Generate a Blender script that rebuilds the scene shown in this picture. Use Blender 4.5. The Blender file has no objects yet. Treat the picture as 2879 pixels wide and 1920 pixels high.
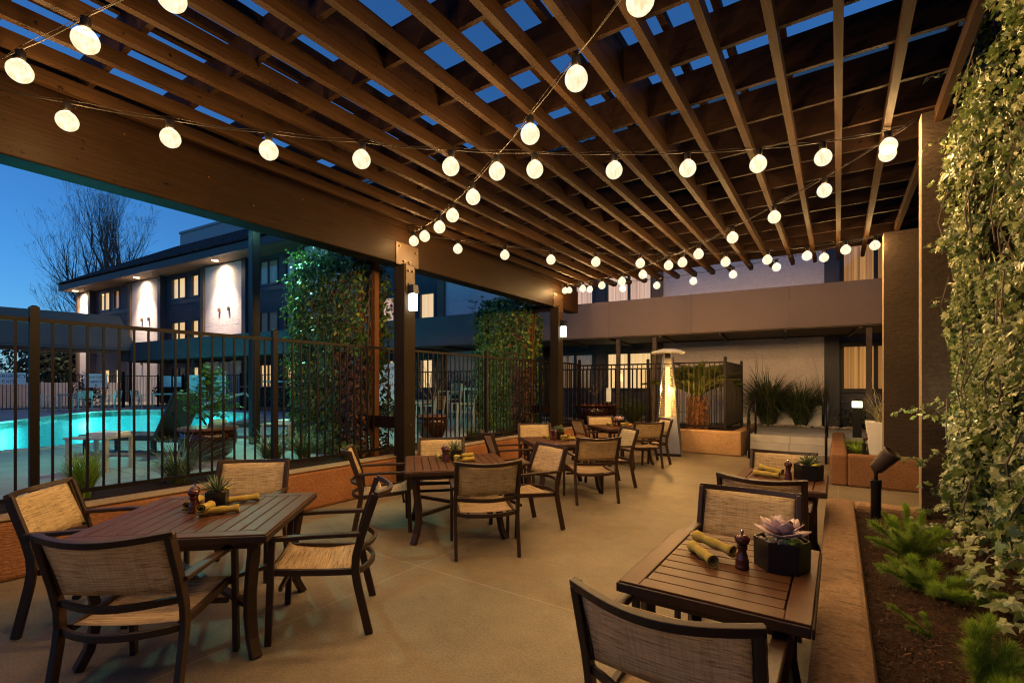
import bpy, math, random
from mathutils import Vector, Matrix, noise
from mathutils.geometry import tessellate_polygon
C = bpy.context.scene.collection
R = math.radians
PI = math.pi
rnd = random.Random(7)
V = Vector

# ------------------------------------------------------------------ mesh collector
class MB:
    def __init__(s):
        s.v = []; s.f = []
    def add(s, vs, fs):
        o = len(s.v)
        s.v += [tuple(p) for p in vs]
        s.f += [tuple(i + o for i in f) for f in fs]
        return s
    def box(s, x0, x1, y0, y1, z0, z1):
        return s.add([(x0,y0,z0),(x1,y0,z0),(x1,y1,z0),(x0,y1,z0),(x0,y0,z1),(x1,y0,z1),(x1,y1,z1),(x0,y1,z1)],
                     [(3,2,1,0),(4,5,6,7),(0,1,5,4),(1,2,6,5),(2,3,7,6),(3,0,4,7)])
    def sweep(s, pts, w, h, side, closed_ends=True, taper=None):
        side = V(side).normalized(); pts = [V(p) for p in pts]; n = len(pts); vs = []
        for i, p in enumerate(pts):
            t = (pts[min(i+1, n-1)] - pts[max(i-1, 0)]).normalized()
            nn = side.cross(t).normalized()
            k = taper[i] if taper else 1
            a, b = side * w / 2 * k, nn * h / 2 * k
            vs += [p - a - b, p + a - b, p + a + b, p - a + b]
        fs = []
        for i in range(n - 1):
            o = i * 4
            for j in range(4):
                fs.append((o + j, o + (j + 1) % 4, o + 4 + (j + 1) % 4, o + 4 + j))
        if closed_ends:
            fs += [(3, 2, 1, 0), tuple(n * 4 - 4 + j for j in range(4))]
        return s.add(vs, fs)
    def bar(s, p, q, w, h):
        p = V(p); q = V(q); d = (q - p).normalized()
        sd = d.cross(V((0, 0, 1)))
        if sd.length < 1e-3: sd = V((1, 0, 0))
        return s.sweep([p, q], w, h, sd)
    def tube(s, pts, r, n=8, caps=True):
        pts = [V(p) for p in pts]; m = len(pts)
        if not isinstance(r, (list, tuple)): r = [r] * m
        vs = []; a = None
        for i, p in enumerate(pts):
            t = (pts[min(i+1, m-1)] - pts[max(i-1, 0)]).normalized()
            if a is None:
                a = t.cross(V((0, 0, 1)))
                if a.length < 1e-3: a = V((1, 0, 0))
            a = (a - t * a.dot(t)).normalized()
            b = t.cross(a)
            for k in range(n):
                an = 2 * PI * k / n
                vs.append(p + (a * math.cos(an) + b * math.sin(an)) * r[i])
        fs = []
        for i in range(m - 1):
            for k in range(n):
                fs.append((i*n + k, i*n + (k+1) % n, (i+1)*n + (k+1) % n, (i+1)*n + k))
        if caps:
            fs += [tuple(range(n - 1, -1, -1)), tuple((m-1)*n + k for k in range(n))]
        return s.add(vs, fs)
    def lathe(s, prof, n=24, c=(0, 0, 0), sq=None):
        vs = []; m = len(prof)
        for r, z in prof:
            for k in range(n):
                a = 2 * PI * (k + (.5 if sq else 0)) / n
                vs.append((c[0] + r * math.cos(a), c[1] + r * math.sin(a), c[2] + z))
        fs = []
        for i in range(m - 1):
            for k in range(n):
                fs.append((i*n + k, i*n + (k+1) % n, (i+1)*n + (k+1) % n, (i+1)*n + k))
        fs += [tuple(range(n - 1, -1, -1)), tuple((m-1)*n + k for k in range(n))]
        return s.add(vs, fs)
    def prism(s, pts, z0, z1, holes=()):
        loops = [list(pts)] + [list(h) for h in holes]
        flat = [p for l in loops for p in l]
        tri = tessellate_polygon([[V((x, y, 0)) for x, y in l] for l in loops])
        n = len(flat)
        vs = [(x, y, z1) for x, y in flat] + [(x, y, z0) for x, y in flat]
        fs = [tuple(t) for t in tri] + [tuple(i + n for i in reversed(t)) for t in tri]
        o = 0
        for l in loops:
            k = len(l)
            for i in range(k):
                fs.append((o + i, o + (i+1) % k, o + (i+1) % k + n, o + i + n))
            o += k
        return s.add(vs, fs)
    def leaf(s, outline, p, nrm, up, size, fold=.12, droop=.0):
        nrm = V(nrm).normalized(); up = V(up); up = up - nrm * up.dot(nrm)
        if up.length < 1e-3: up = V((1, .3, 0)) - nrm * nrm.x
        up.normalize(); rt = up.cross(nrm); p = V(p)
        vs = [p + (up * .32) * size + nrm * fold * size]
        for x, y in outline:
            vs.append(p + (rt * x + up * y - nrm * droop * y * y) * size)
        k = len(outline)
        return s.add(vs, [(0, 1 + i, 1 + (i+1) % k) for i in range(k)])
    def build(s, name, m, parent=None, smooth=False, loc=(0, 0, 0), bevel=0):
        me = bpy.data.meshes.new(name)
        me.from_pydata(s.v, [], s.f)
        me.materials.append(m)
        me.update()
        import bmesh
        bm = bmesh.new(); bm.from_mesh(me); bmesh.ops.recalc_face_normals(bm, faces=bm.faces); bm.to_mesh(me); bm.free()
        if smooth:
            me.polygons.foreach_set('use_smooth', [True] * len(me.polygons))
        o = bpy.data.objects.new(name, me); C.objects.link(o); o.location = loc
        if parent: o.parent = parent
        if bevel:
            b = o.modifiers.new('bevel', 'BEVEL'); b.width = bevel; b.segments = 2; b.limit_method = 'ANGLE'
        return o
    def raw(s, name, m, parent=None, smooth=False):   # foliage: no normal recalculation
        me = bpy.data.meshes.new(name); me.from_pydata(s.v, [], s.f); me.materials.append(m); me.update()
        if smooth: me.polygons.foreach_set('use_smooth', [True] * len(me.polygons))
        o = bpy.data.objects.new(name, me); C.objects.link(o)
        if parent: o.parent = parent
        return o

def tag(o, label=None, cat=None, group=None, kind=None):
    if label: o['label'] = label
    if cat: o['category'] = cat
    if group: o['group'] = group
    if kind: o['kind'] = kind
    return o
def thing(name, label, cat, loc=(0, 0, 0), rz=0, group=None):
    o = bpy.data.objects.new(name, None); C.objects.link(o)
    o.location = loc; o.rotation_euler = (0, 0, rz)
    return tag(o, label, cat, group)
def dup(o, parent=None):
    c = o.copy(); C.objects.link(c)
    if parent: c.parent = parent
    for ch in list(o.children): dup(ch, c)
    return c

# ------------------------------------------------------------------ materials
class N:
    def __init__(s, name):
        s.m = bpy.data.materials.new(name); s.m.use_nodes = True
        s.t = s.m.node_tree; s.b = s.t.nodes['Principled BSDF']; s.out = s.t.nodes['Material Output']
    def n(s, typ, **kw):
        x = s.t.nodes.new(typ)
        for k, v in kw.items():
            if k.startswith('_'): setattr(x, k[1:], v)
            else:
                key = k.replace('__', ' ')
                x.inputs[key].default_value = v
        return x
    def l(s, a, b): s.t.links.new(a, b)
    def coord(s, scale=(1, 1, 1), kind='Object', rot=(0, 0, 0)):
        tc = s.n('ShaderNodeTexCoord'); mp = s.n('ShaderNodeMapping')
        mp.inputs['Scale'].default_value = scale; mp.inputs['Rotation'].default_value = rot
        s.l(tc.outputs[kind], mp.inputs['Vector']); return mp.outputs[0]
    def noise(s, co, scale, detail=4, rough=.55):
        x = s.n('ShaderNodeTexNoise', Scale=scale, Detail=detail, Roughness=rough); s.l(co, x.inputs['Vector']); return x.outputs['Fac']
    def ramp(s, fac, stops):
        r = s.n('ShaderNodeValToRGB'); e = r.color_ramp.elements
        while len(e) < len(stops): e.new(.5)
        for el, (p, c) in zip(e, stops): el.position = p; el.color = (*c, 1)
        s.l(fac, r.inputs[0]); return r.outputs[0]
    def mix(s, fac, a, b, mode='MIX'):
        x = s.n('ShaderNodeMix', _data_type='RGBA', _blend_type=mode)
        if isinstance(fac, (int, float)): x.inputs[0].default_value = fac
        else: s.l(fac, x.inputs[0])
        for i, c in ((6, a), (7, b)):
            if isinstance(c, tuple): x.inputs[i].default_value = (*c, 1)
            else: s.l(c, x.inputs[i])
        return x.outputs[2]
    def bump(s, h, strength=.4, dist=.01, prev=None):
        x = s.n('ShaderNodeBump', Strength=strength, Distance=dist); s.l(h, x.inputs['Height'])
        if prev: s.l(prev, x.inputs['Normal'])
        s.l(x.outputs[0], s.b.inputs['Normal']); return x.outputs[0]
    def col(s, c):
        if isinstance(c, tuple): s.b.inputs['Base Color'].default_value = (*c, 1)
        else: s.l(c, s.b.inputs['Base Color'])
    def set(s, rough=.6, metal=0, spec=.5):
        s.b.inputs['Roughness'].default_value = rough; s.b.inputs['Metallic'].default_value = metal
        s.b.inputs['Specular IOR Level'].default_value = spec

def simple(name, c, rough=.6, metal=0, var=.25, scale=9, bump=0, bscale=60, spec=.5):
    k = N(name); co = k.coord()
    f = k.noise(co, scale)
    lo = tuple(x * (1 - var) for x in c); hi = tuple(min(1, x * (1 + var)) for x in c)
    k.col(k.ramp(f, [(.3, lo), (.7, hi)])); k.set(rough, metal, spec)
    if bump: k.bump(k.noise(co, bscale, 5, .65), bump, .006)
    return k.m
def emis(name, c, st):
    k = N(name); k.col((0, 0, 0)); k.set(.5)
    k.b.inputs['Emission Color'].default_value = (*c, 1); k.b.inputs['Emission Strength'].default_value = st
    return k.m
def stucco(name, c, c2, rough=.85, bscale=28, bst=.75, dist=.02):
    k = N(name); co = k.coord()
    a = k.ramp(k.noise(co, 2.2, 5, .6), [(.3, c), (.7, c2)])
    a = k.mix(.35, a, k.ramp(k.noise(co, 35, 4), [(.35, tuple(x * .6 for x in c)), (.65, c2)]))
    k.col(a); k.set(rough, 0, .12)
    b1 = k.bump(k.noise(k.coord((1, 1, 2.2)), bscale, 6, .6), bst, dist)
    k.bump(k.noise(co, 150, 3), .35, .004, b1)
    return k.m
def cap_stucco(name):
    k = N(name); co = k.coord((1, .8, 1))
    a = k.ramp(k.noise(co, 3.5, 6, .65), [(.3, (.24, .125, .060)), (.7, (.50, .31, .175))])
    rid = k.noise(k.coord((9, 24, 9)), 1.0, 7, .72)
    a = k.mix(k.ramp(rid, [(.36, (.85, .85, .85)), (.47, (0, 0, 0))]), a, (.10, .05, .024))  # shade of the hollows put into the colour, as soft light hides the bump
    sp = k.noise(co, 70, 2); a = k.mix(k.ramp(sp, [(.70, (0, 0, 0)), (.73, (.7, .7, .7))]), a, (.04, .02, .01))
    a = k.mix(.3, a, k.ramp(k.noise(co, 45, 5, .7), [(.35, (.16, .08, .04)), (.65, (.55, .36, .21))]))
    k.col(a); k.set(.8, 0, .3)
    b1 = k.bump(rid, 1.0, .035); k.bump(k.noise(co, 110, 4), .6, .008, b1); return k.m
def timber(name, c, c2, axis, rough=.65):
    k = N(name); sc = [9, 9, 9]; sc[axis] = .5
    g = k.noise(k.coord(tuple(sc)), 5, 6, .65)
    big = k.noise(k.coord(), 1.4, 3)
    a = k.mix(.3, k.ramp(g, [(.3, c), (.72, c2)]), k.ramp(big, [(.35, tuple(x * .55 for x in c)), (.7, c2)]))
    kn = k.noise(k.coord((2, 2, 2)), 7, 2)
    a = k.mix(k.ramp(kn, [(.69, (0, 0, 0)), (.74, (1, 1, 1))]), a, tuple(x * .25 for x in c))
    k.col(a); k.set(rough, 0, .06); k.bump(g, .5, .006); return k.m
def sling(name, a, b, dark, thread=130):
    k = N(name)
    st = k.noise(k.coord((3.2, thread, thread)), 1.0, 3, .7)
    fine = k.noise(k.coord((thread * 1.0, 5, 5)), 1.0, 2, .5)
    big = k.noise(k.coord((2.5, 9, 9)), 1.0, 3)
    c = k.ramp(st, [(.36, dark), (.45, a), (.60, b)])
    c = k.mix(.28, c, k.ramp(fine, [(.38, dark), (.52, (1, 1, 1))]), 'MULTIPLY')
    c = k.mix(.35, c, k.ramp(big, [(.3, a), (.7, b)]))
    k.col(c); k.set(.7, 0, .3); k.bump(st, .6, .003)
    tr = k.n('ShaderNodeBsdfTranslucent'); k.l(c, tr.inputs[0])
    tp = k.n('ShaderNodeBsdfTransparent')
    m1 = k.n('ShaderNodeMixShader'); m1.inputs[0].default_value = .22
    k.l(k.b.outputs[0], m1.inputs[1]); k.l(tr.outputs[0], m1.inputs[2])
    m2 = k.n('ShaderNodeMixShader'); m2.inputs[0].default_value = .10
    k.l(m1.outputs[0], m2.inputs[1]); k.l(tp.outputs[0], m2.inputs[2]); k.l(m2.outputs[0], k.out.inputs[0])
    return k.m
def leafmat(name, stops, rough=.4, trans=.25, spec=.5):
    k = N(name); g = k.n('ShaderNodeNewGeometry')
    c = k.ramp(g.outputs['Random Per Island'], stops)
    k.col(c); k.set(rough, 0, spec)
    if trans:
        tr = k.n('ShaderNodeBsdfTranslucent'); k.l(c, tr.inputs[0])
        m = k.n('ShaderNodeMixShader'); m.inputs[0].default_value = trans
        k.l(k.b.outputs[0], m.inputs[1]); k.l(tr.outputs[0], m.inputs[2]); k.l(m.outputs[0], k.out.inputs[0])
    return k.m

M = {}
def mk_patio():
    k = N('patio_concrete'); co = k.coord()
    base = k.ramp(k.noise(k.coord((1, 1, 1)), .9, 8, .68), [(.30, (.095, .066, .036)), (.5, (.185, .142, .086)), (.70, (.285, .23, .15))])
    c = k.mix(.35, base, k.ramp(k.noise(co, 6, 6, .7), [(.3, (.09, .068, .042)), (.7, (.27, .22, .15))]))
    c = k.mix(.35, c, k.ramp(k.noise(co, 70, 4, .7), [(.36, (.06, .044, .025)), (.62, (.28, .23, .15))]))
    pit = k.noise(co, 38, 3, .6); c = k.mix(k.ramp(pit, [(.66, (0, 0, 0)), (.71, (.75, .75, .75))]), c, (.05, .036, .022))
    st = k.ramp(k.noise(k.coord((1, 1, 1)), 2.6, 7, .75), [(.60, (0, 0, 0)), (.72, (.5, .5, .5))])
    c = k.mix(st, c, (.07, .052, .033))
    # sawn control joints
    br = k.n('ShaderNodeTexBrick', Scale=1.0); br.offset = 0; br.inputs['Mortar Size'].default_value = .006; br.inputs['Mortar Smooth'].default_value = .3
    br.inputs['Brick Width'].default_value = 3.05; br.inputs['Row Height'].default_value = 3.05
    k.l(k.coord((1, 1, 1), 'Object', (0, 0, 0)), br.inputs['Vector'])
    c = k.mix(br.outputs['Fac'], c, (.27, .225, .15))
    k.col(c); k.set(.62, 0, .35)
    b = k.bump(k.noise(co, 55, 6, .7), .30, .008)
    k.bump(k.noise(co, 260, 3), .25, .003, b)
    return k.m
M['patio'] = mk_patio()
def mk_deck():
    k = N('deck_concrete'); co = k.coord()
    c = k.ramp(k.noise(co, 1.5, 6, .6), [(.3, (.30, .29, .28)), (.7, (.42, .41, .39))])
    br = k.n('ShaderNodeTexBrick', Scale=1.0); br.offset = 0; br.inputs['Mortar Size'].default_value = .008
    br.inputs['Brick Width'].default_value = 2.4; br.inputs['Row Height'].default_value = 2.4
    k.l(k.coord(), br.inputs['Vector'])
    c = k.mix(br.outputs['Fac'], c, (.16, .15, .15)); k.col(c); k.set(.7, 0, .3); k.bump(k.noise(co, 80, 4), .2, .004); return k.m
M['deck'] = mk_deck()
M['stucco_orange'] = stucco('stucco_orange', (.26, .105, .042), (.36, .16, .07))
M['stucco_tan'] = stucco('stucco_tan', (.33, .20, .105), (.45, .285, .16), bscale=22)
M['stucco_cap'] = cap_stucco('stucco_cap')
M['stucco_white'] = stucco('stucco_white', (.74, .65, .69), (.86, .77, .80), bscale=9, bst=.9, dist=.05)
M['stucco_dark'] = stucco('stucco_dark', (.040, .029, .022), (.060, .043, .031), bscale=12)
M['stucco_pink'] = stucco('stucco_pink', (.45, .36, .36), (.52, .42, .42), bscale=9)
M['edge_tan'] = stucco('stucco_pale', (.27, .19, .115), (.36, .26, .16), bscale=60, dist=.008)  # wall cap tone, also painted on the lit sides of the pillars
M['wood_y'] = timber('timber_joist', (.012, .0056, .0021), (.030, .0145, .0054), 1)
M['wood_x'] = timber('timber_rafter', (.010, .0048, .0028), (.020, .0098, .005), 0)
M['beam'] = timber('timber_beam', (.0095, .0044, .0015), (.0175, .0083, .0028), 1, .5)
_m = M['beam']; _t = _m.node_tree; _bs = _t.nodes['Principled BSDF']; _src = _bs.inputs['Base Color'].links[0].from_socket
_vo = _t.nodes.new('ShaderNodeTexVoronoi'); _vo.inputs['Scale'].default_value = 7.0; _tc = _t.nodes.new('ShaderNodeTexCoord'); _t.links.new(_tc.outputs['Object'], _vo.inputs['Vector'])
_lt = _t.nodes.new('ShaderNodeMath'); _lt.operation = 'LESS_THAN'; _lt.inputs[1].default_value = .045; _t.links.new(_vo.outputs['Distance'], _lt.inputs[0])
_mx = _t.nodes.new('ShaderNodeMix'); _mx.data_type = 'RGBA'; _t.links.new(_lt.outputs[0], _mx.inputs[0]); _t.links.new(_src, _mx.inputs[6]); _mx.inputs[7].default_value = (.16, .09, .05, 1); _t.links.new(_mx.outputs[2], _bs.inputs['Base Color'])
M['post'] = timber('timber_post', (.014, .010, .0065), (.028, .020, .012), 2)
M['wood_z'] = timber('timber_trellis', (.085, .034, .013), (.13, .055, .022), 2)
M['steel_plate'] = simple('steel_plate', (.030, .0145, .0055), .45, .3, .2)
M['bolt'] = simple('bolt_steel', (.07, .045, .02), .4, .4)
M['bronze'] = simple('bronze_frame', (.034, .017, .010), .42, 0, .15, 20, .1, 200, .35)
M['table_top'] = simple('table_paint', (.085, .036, .0155), .42, 0, .15, 14, .08, 180, .14)
M['table_gap'] = simple('table_gap', (.02, .012, .008), .7)
M['fence'] = simple('fence_paint', (.006, .0035, .0028), .5, 0, .2, 20, 0, 60, .2)
M['sling'] = sling('sling_tan', (.46, .33, .17), (.74, .57, .34), (.085, .045, .02), 150)
M['sling_seat'] = sling('sling_seat', (.38, .25, .14), (.66, .50, .31), (.09, .045, .025), 150)
M['black_pot'] = simple('black_ceramic', (.008, .007, .008), .3)
M['mill'] = N('rosewood'); _k = M['mill']
_c = _k.ramp(_k.noise(_k.coord((18, 18, 60)), 2, 3), [(.3, (.035, .008, .005)), (.7, (.10, .025, .012))]); _k.col(_c); _k.set(.16, 0, .6); M['mill'] = _k.m
M['chrome'] = simple('chrome', (.7, .7, .7), .15, 1)
def mk_napkin():
    k = N('napkin_cloth'); co = k.coord((1, 1, 1))
    w = k.n('ShaderNodeTexWave', Scale=110.0, Distortion=1.5, Detail=1.0); w.bands_direction = 'DIAGONAL'; k.l(co, w.inputs[0])
    k.col(k.mix(.4, k.ramp(k.noise(co, 25, 4), [(.3, (.36, .25, .045)), (.7, (.50, .37, .085))]), k.ramp(w.outputs['Fac'], [(.2, (.22, .15, .03)), (.7, (.5, .38, .1))])))
    k.set(.85, 0, .2); k.bump(w.outputs['Fac'], .5, .003); return k.m
M['napkin'] = mk_napkin()
M['succulent'] = leafmat('succulent_leaf', [(0, (.05, .09, .035)), (.5, (.10, .15, .06)), (1, (.18, .20, .10))], .45, .1)
M['echeveria'] = leafmat('echeveria_leaf', [(0, (.36, .22, .27)), (.5, (.50, .36, .38)), (1, (.60, .47, .46))], .45, .15)
M['moss'] = simple('yellow_moss', (.62, .52, .03), .9, 0, .3, 60, 1, 90)
M['pebble'] = simple('pebbles', (.45, .36, .25), .7, 0, .4, 40)
M['ivy_pale'] = leafmat('variegated_ivy', [(0, (.022, .038, .008)), (.3, (.06, .098, .018)), (.6, (.12, .165, .036)), (.85, (.23, .26, .085)), (1, (.40, .41, .21))], .30, .25)
M['ivy_dark'] = leafmat('dark_ivy', [(0, (.025, .06, .012)), (.4, (.065, .14, .026)), (.8, (.13, .24, .04)), (1, (.34, .38, .06))], .32, .25)
M['chips'] = leafmat('mulch_chip', [(0, (.02, .009, .005)), (.6, (.06, .026, .012)), (.93, (.10, .045, .02)), (1, (.20, .11, .055))], .8, 0, .2)
M['dry_leaf'] = leafmat('dry_leaf', [(0, (.05, .02, .008)), (.5, (.12, .05, .018)), (1, (.20, .10, .04))], .6, .2)
M['vine'] = simple('dry_vine', (.11, .05, .025), .8)
M['bark'] = simple('bark', (.10, .075, .06), .9, 0, .35, 12, .5, 40)
M['bark_pale'] = simple('bark_pale', (.17, .125, .10), .9, 0, .35, 9, .4, 30)
M['fern'] = leafmat('foxtail_fern', [(0, (.13, .23, .02)), (.5, (.28, .43, .045)), (1, (.50, .62, .12))], .6, .45)
M['grass'] = leafmat('grass_blade', [(0, (.05, .09, .025)), (.5, (.12, .17, .05)), (1, (.24, .25, .10))], .5, .25)
M['grass_dark'] = leafmat('grass_dark', [(0, (.03, .05, .02)), (.5, (.06, .095, .035)), (1, (.14, .14, .07))], .5, .2)
M['grass_pale'] = leafmat('grass_pale', [(0, (.2, .2, .09)), (.5, (.33, .31, .17)), (1, (.42, .38, .24))], .5, .25)
M['sago'] = leafmat('sago_leaflet', [(0, (.05, .08, .012)), (.5, (.12, .15, .022)), (1, (.24, .24, .04))], .4, .25)
M['sago_trunk'] = simple('sago_trunk', (.16, .065, .025), .9, 0, .4, 20, .8, 30)
M['maple'] = leafmat('maple_leaf', [(0, (.04, .14, .015)), (.5, (.08, .22, .02)), (1, (.15, .30, .04))], .5, .35)
M['red_leaf'] = leafmat('red_leaf', [(0, (.10, .012, .015)), (.6, (.2, .03, .03)), (1, (.26, .06, .04))], .5, .2)
M['hedge'] = leafmat('hedge_leaf', [(0, (.02, .035, .012)), (.6, (.05, .07, .025)), (1, (.12, .10, .04))], .5, .2)
def mk_soil():
    k = N('bark_mulch'); co = k.coord()
    v = k.n('ShaderNodeTexVoronoi', Scale=75.0); k.l(k.coord((1, .35, 1), rot=(0, 0, .6)), v.inputs['Vector'])
    c = k.ramp(k.noise(k.coord((1, 1, 1)), 130, 4, .7), [(.33, (.018, .009, .005)), (.55, (.055, .024, .012)), (.74, (.12, .05, .024))])
    k.col(c); k.set(.9, 0, .2)
    b = k.bump(v.outputs['Distance'], .9, .02); k.bump(k.noise(co, 45, 6, .75), 1, .03, b); return k.m
M['soil'] = mk_soil()
M['rock'] = simple('river_rock', (.38, .33, .28), .8, 0, .3, 5)
M['siding'] = N('navy_siding'); _k = M['siding']; _co = _k.coord((1, 1, 1))
_w = _k.n('ShaderNodeTexWave', Scale=1.75, Distortion=0.0); _w.bands_direction = 'Z'; _w.wave_profile = 'SAW'; _k.l(_co, _w.inputs[0])
_k.col(_k.ramp(_k.noise(_co, 3, 3), [(.3, (.055, .058, .085)), (.7, (.075, .078, .105))])); _k.set(.6, 0, .3); _k.bump(_w.outputs['Fac'], 1, .03); M['siding'] = _k.m
M['navy'] = simple('navy_trim', (.045, .045, .068), .55, 0, .1)
M['taupe'] = simple('taupe_trim', (.13, .085, .06), .6, 0, .15)
M['soffit'] = simple('soffit', (.16, .11, .075), .8, 0, .15)
M['tile'] = simple('roof_tile', (.070, .045, .042), .8, 0, .5, 3, 0, 60, .2)
M['fascia'] = simple('fascia_paint', (.038, .030, .036), .6, 0, .1)
M['stucco_rust'] = stucco('stucco_rust', (.20, .095, .045), (.29, .145, .072))
M['parapet'] = simple('parapet', (.36, .37, .39), .7, 0, .06)
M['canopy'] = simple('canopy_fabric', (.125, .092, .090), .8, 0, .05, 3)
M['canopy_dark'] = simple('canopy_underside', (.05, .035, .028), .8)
M['awning'] = simple('awning_fabric', (.125, .112, .105), .8, 0, .06, 2)
M['win_frame'] = simple('window_frame', (.02, .018, .02), .4)
def mk_curtain(name, lo, hi, st, sc=2.3, mid=None):
    k = N(name)
    f = k.noise(k.coord((sc * 3, .01, .02)), 2.4, 3, .6)
    c = k.ramp(f, [(.32, lo), (.5, mid or tuple((a + b) / 2 for a, b in zip(lo, hi))), (.66, hi)])
    k.col((.4, .32, .22)); k.set(.9)
    k.l(c, k.b.inputs['Emission Color']); k.b.inputs['Emission Strength'].default_value = st  # room light behind the cloth painted as emission, its folds as stripes
    return k.m
M['cur_bright'] = mk_curtain('lit_sheer_curtain', (.80, .46, .16), (1.0, .72, .36), .80)
M['cur_orange'] = mk_curtain('lit_drape', (.16, .065, .018), (.80, .38, .09), .52, 3.0, (.52, .22, .055))
M['cur_pink'] = mk_curtain('lit_striped_drape', (.40, .19, .10), (.92, .60, .40), .72, 3.2)
M['cur_dim'] = mk_curtain('dim_drape', (.02, .012, .006), (.16, .085, .035), .5, 2.5)
M['cur_dark'] = mk_curtain('faint_glow_curtain', (.006, .008, .010), (.035, .045, .06), .4, 3.0)  # blue-grey tone of the dark windows put in as a faint glow
def mk_glass():
    k = N('window_glass'); tp = k.n('ShaderNodeBsdfTransparent'); gl = k.n('ShaderNodeBsdfGlossy', Roughness=.03)
    m = k.n('ShaderNodeMixShader'); m.inputs[0].default_value = .06
    k.l(tp.outputs[0], m.inputs[1]); k.l(gl.outputs[0], m.inputs[2]); k.l(m.outputs[0], k.out.inputs[0]); return k.m
M['glass'] = mk_glass()
def mk_water():
    k = N('pool_water'); tp = k.n('ShaderNodeBsdfTransparent'); tp.inputs[0].default_value = (.22, .90, .93, 1)
    gl = k.n('ShaderNodeBsdfGlossy', Roughness=.06); gl.inputs[0].default_value = (.8, .9, .95, 1)
    fr = k.n('ShaderNodeFresnel', IOR=1.33)
    b = k.n('ShaderNodeBump', Strength=.35, Distance=.08); k.l(k.noise(k.coord(), 2.2, 4), b.inputs['Height'])
    k.l(b.outputs[0], gl.inputs['Normal']); k.l(b.outputs[0], fr.inputs['Normal'])
    mu = k.n('ShaderNodeMath', _operation='MULTIPLY'); mu.inputs[1].default_value = .6; k.l(fr.outputs[0], mu.inputs[0])
    m = k.n('ShaderNodeMixShader'); k.l(mu.outputs[0], m.inputs[0]); k.l(tp.outputs[0], m.inputs[1]); k.l(gl.outputs[0], m.inputs[2]); k.l(m.outputs[0], k.out.inputs[0]); return k.m
M['water'] = mk_water()
M['plaster'] = simple('pool_plaster', (.16, .68, .72), .7, 0, .05)
M['pool_tile'] = simple('pool_tile', (.05, .10, .09), .3, 0, .6, 12)
M['coping'] = simple('pool_coping', (.42, .42, .38), .7, 0, .15)
M['glaze'] = simple('glazed_brown', (.030, .012, .007), .22, 0, .5, 8, .25, 14, .6)
M['glaze_rim'] = simple('terracotta_rim', (.15, .05, .02), .4, 0, .3, 8)
M['wicker'] = N('black_wicker'); _k = M['wicker']; _w = _k.n('ShaderNodeTexChecker', Scale=70.0); _k.l(_k.coord(), _w.inputs[0])
_k.col(_k.mix(_w.outputs['Fac'], (.010, .009, .008), (.03, .027, .024))); _k.set(.45); _k.bump(_w.outputs['Fac'], .6, .006); M['wicker'] = _k.m
M['pool_table'] = simple('painted_metal', (.42, .42, .38), .5, 0, .08)
M['teal_metal'] = simple('aluminium_frame', (.38, .41, .40), .45, .2, .08)
M['slat_brown'] = simple('resin_slat', (.12, .085, .06), .6)
M['towel'] = simple('towel', (.8, .8, .78), .95, 0, .05, 30, .4, 90)
M['sign'] = simple('sign_white', (.72, .78, .80), .6, 0, .03)
M['ink'] = simple('sign_ink', (.03, .05, .07), .7)
M['white_planter'] = simple('white_planter', (.75, .73, .68), .5, 0, .05)
M['steel'] = simple('brushed_steel', (.52, .50, .45), .28, 1, .1, 6)
M['black_metal'] = simple('black_metal', (.007, .006, .006), .4, 0, .2, 9, 0, 60, .3)
M['lamp_bronze'] = simple('lamp_bronze', (.05, .032, .022), .5, .3, .2)
M['rail_red'] = simple('red_pole', (.45, .05, .07), .5)
M['handrail'] = simple('pool_rail', (.30, .58, .60), .35)
M['dark_foliage'] = leafmat('far_tree_leaf', [(0, (.010, .016, .008)), (.6, (.03, .04, .018)), (1, (.06, .07, .03))], .6, .2)
M['ground'] = simple('bare_ground', (.09, .07, .05), .95)
WARM = (1.0, .56, .20)
def mk_bulb():
    k = N('bulb_glass'); f = k.noise(k.coord((34, 34, 7)), 1.0, 2, .5)
    e = k.n('ShaderNodeEmission'); e.inputs[1].default_value = .49
    k.l(k.ramp(f, [(.36, (.82, .64, .32)), (.54, (1.0, .92, .66)), (.75, (1.08, 1.06, .92))]), e.inputs[0])
    tp = k.n('ShaderNodeBsdfTransparent'); ad = k.n('ShaderNodeAddShader'); k.l(e.outputs[0], ad.inputs[0]); k.l(tp.outputs[0], ad.inputs[1]); k.l(ad.outputs[0], k.out.inputs[0])
    return k.m
M['bulb'] = mk_bulb()
M['sconce'] = emis('sconce_glow', (1.0, .93, .68), 16)
M['flame'] = emis('flame_glow', (1.0, .58, .16), 2.2)
M['grille'] = simple('heater_grille', (.62, .52, .36), .4, .2)
M['wire'] = simple('dark_cable', (.01, .008, .007), .7, 0, .2, 9, 0, 60, .2)
M['bollard'] = emis('bollard_glow', (1.0, .95, .62), 6.0)
M['downlight'] = emis('downlight_glow', (1.0, .78, .45), 14.0)
M['lampshade'] = emis('room_lamp_glow', (1.0, .74, .32), 2.2)

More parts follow.
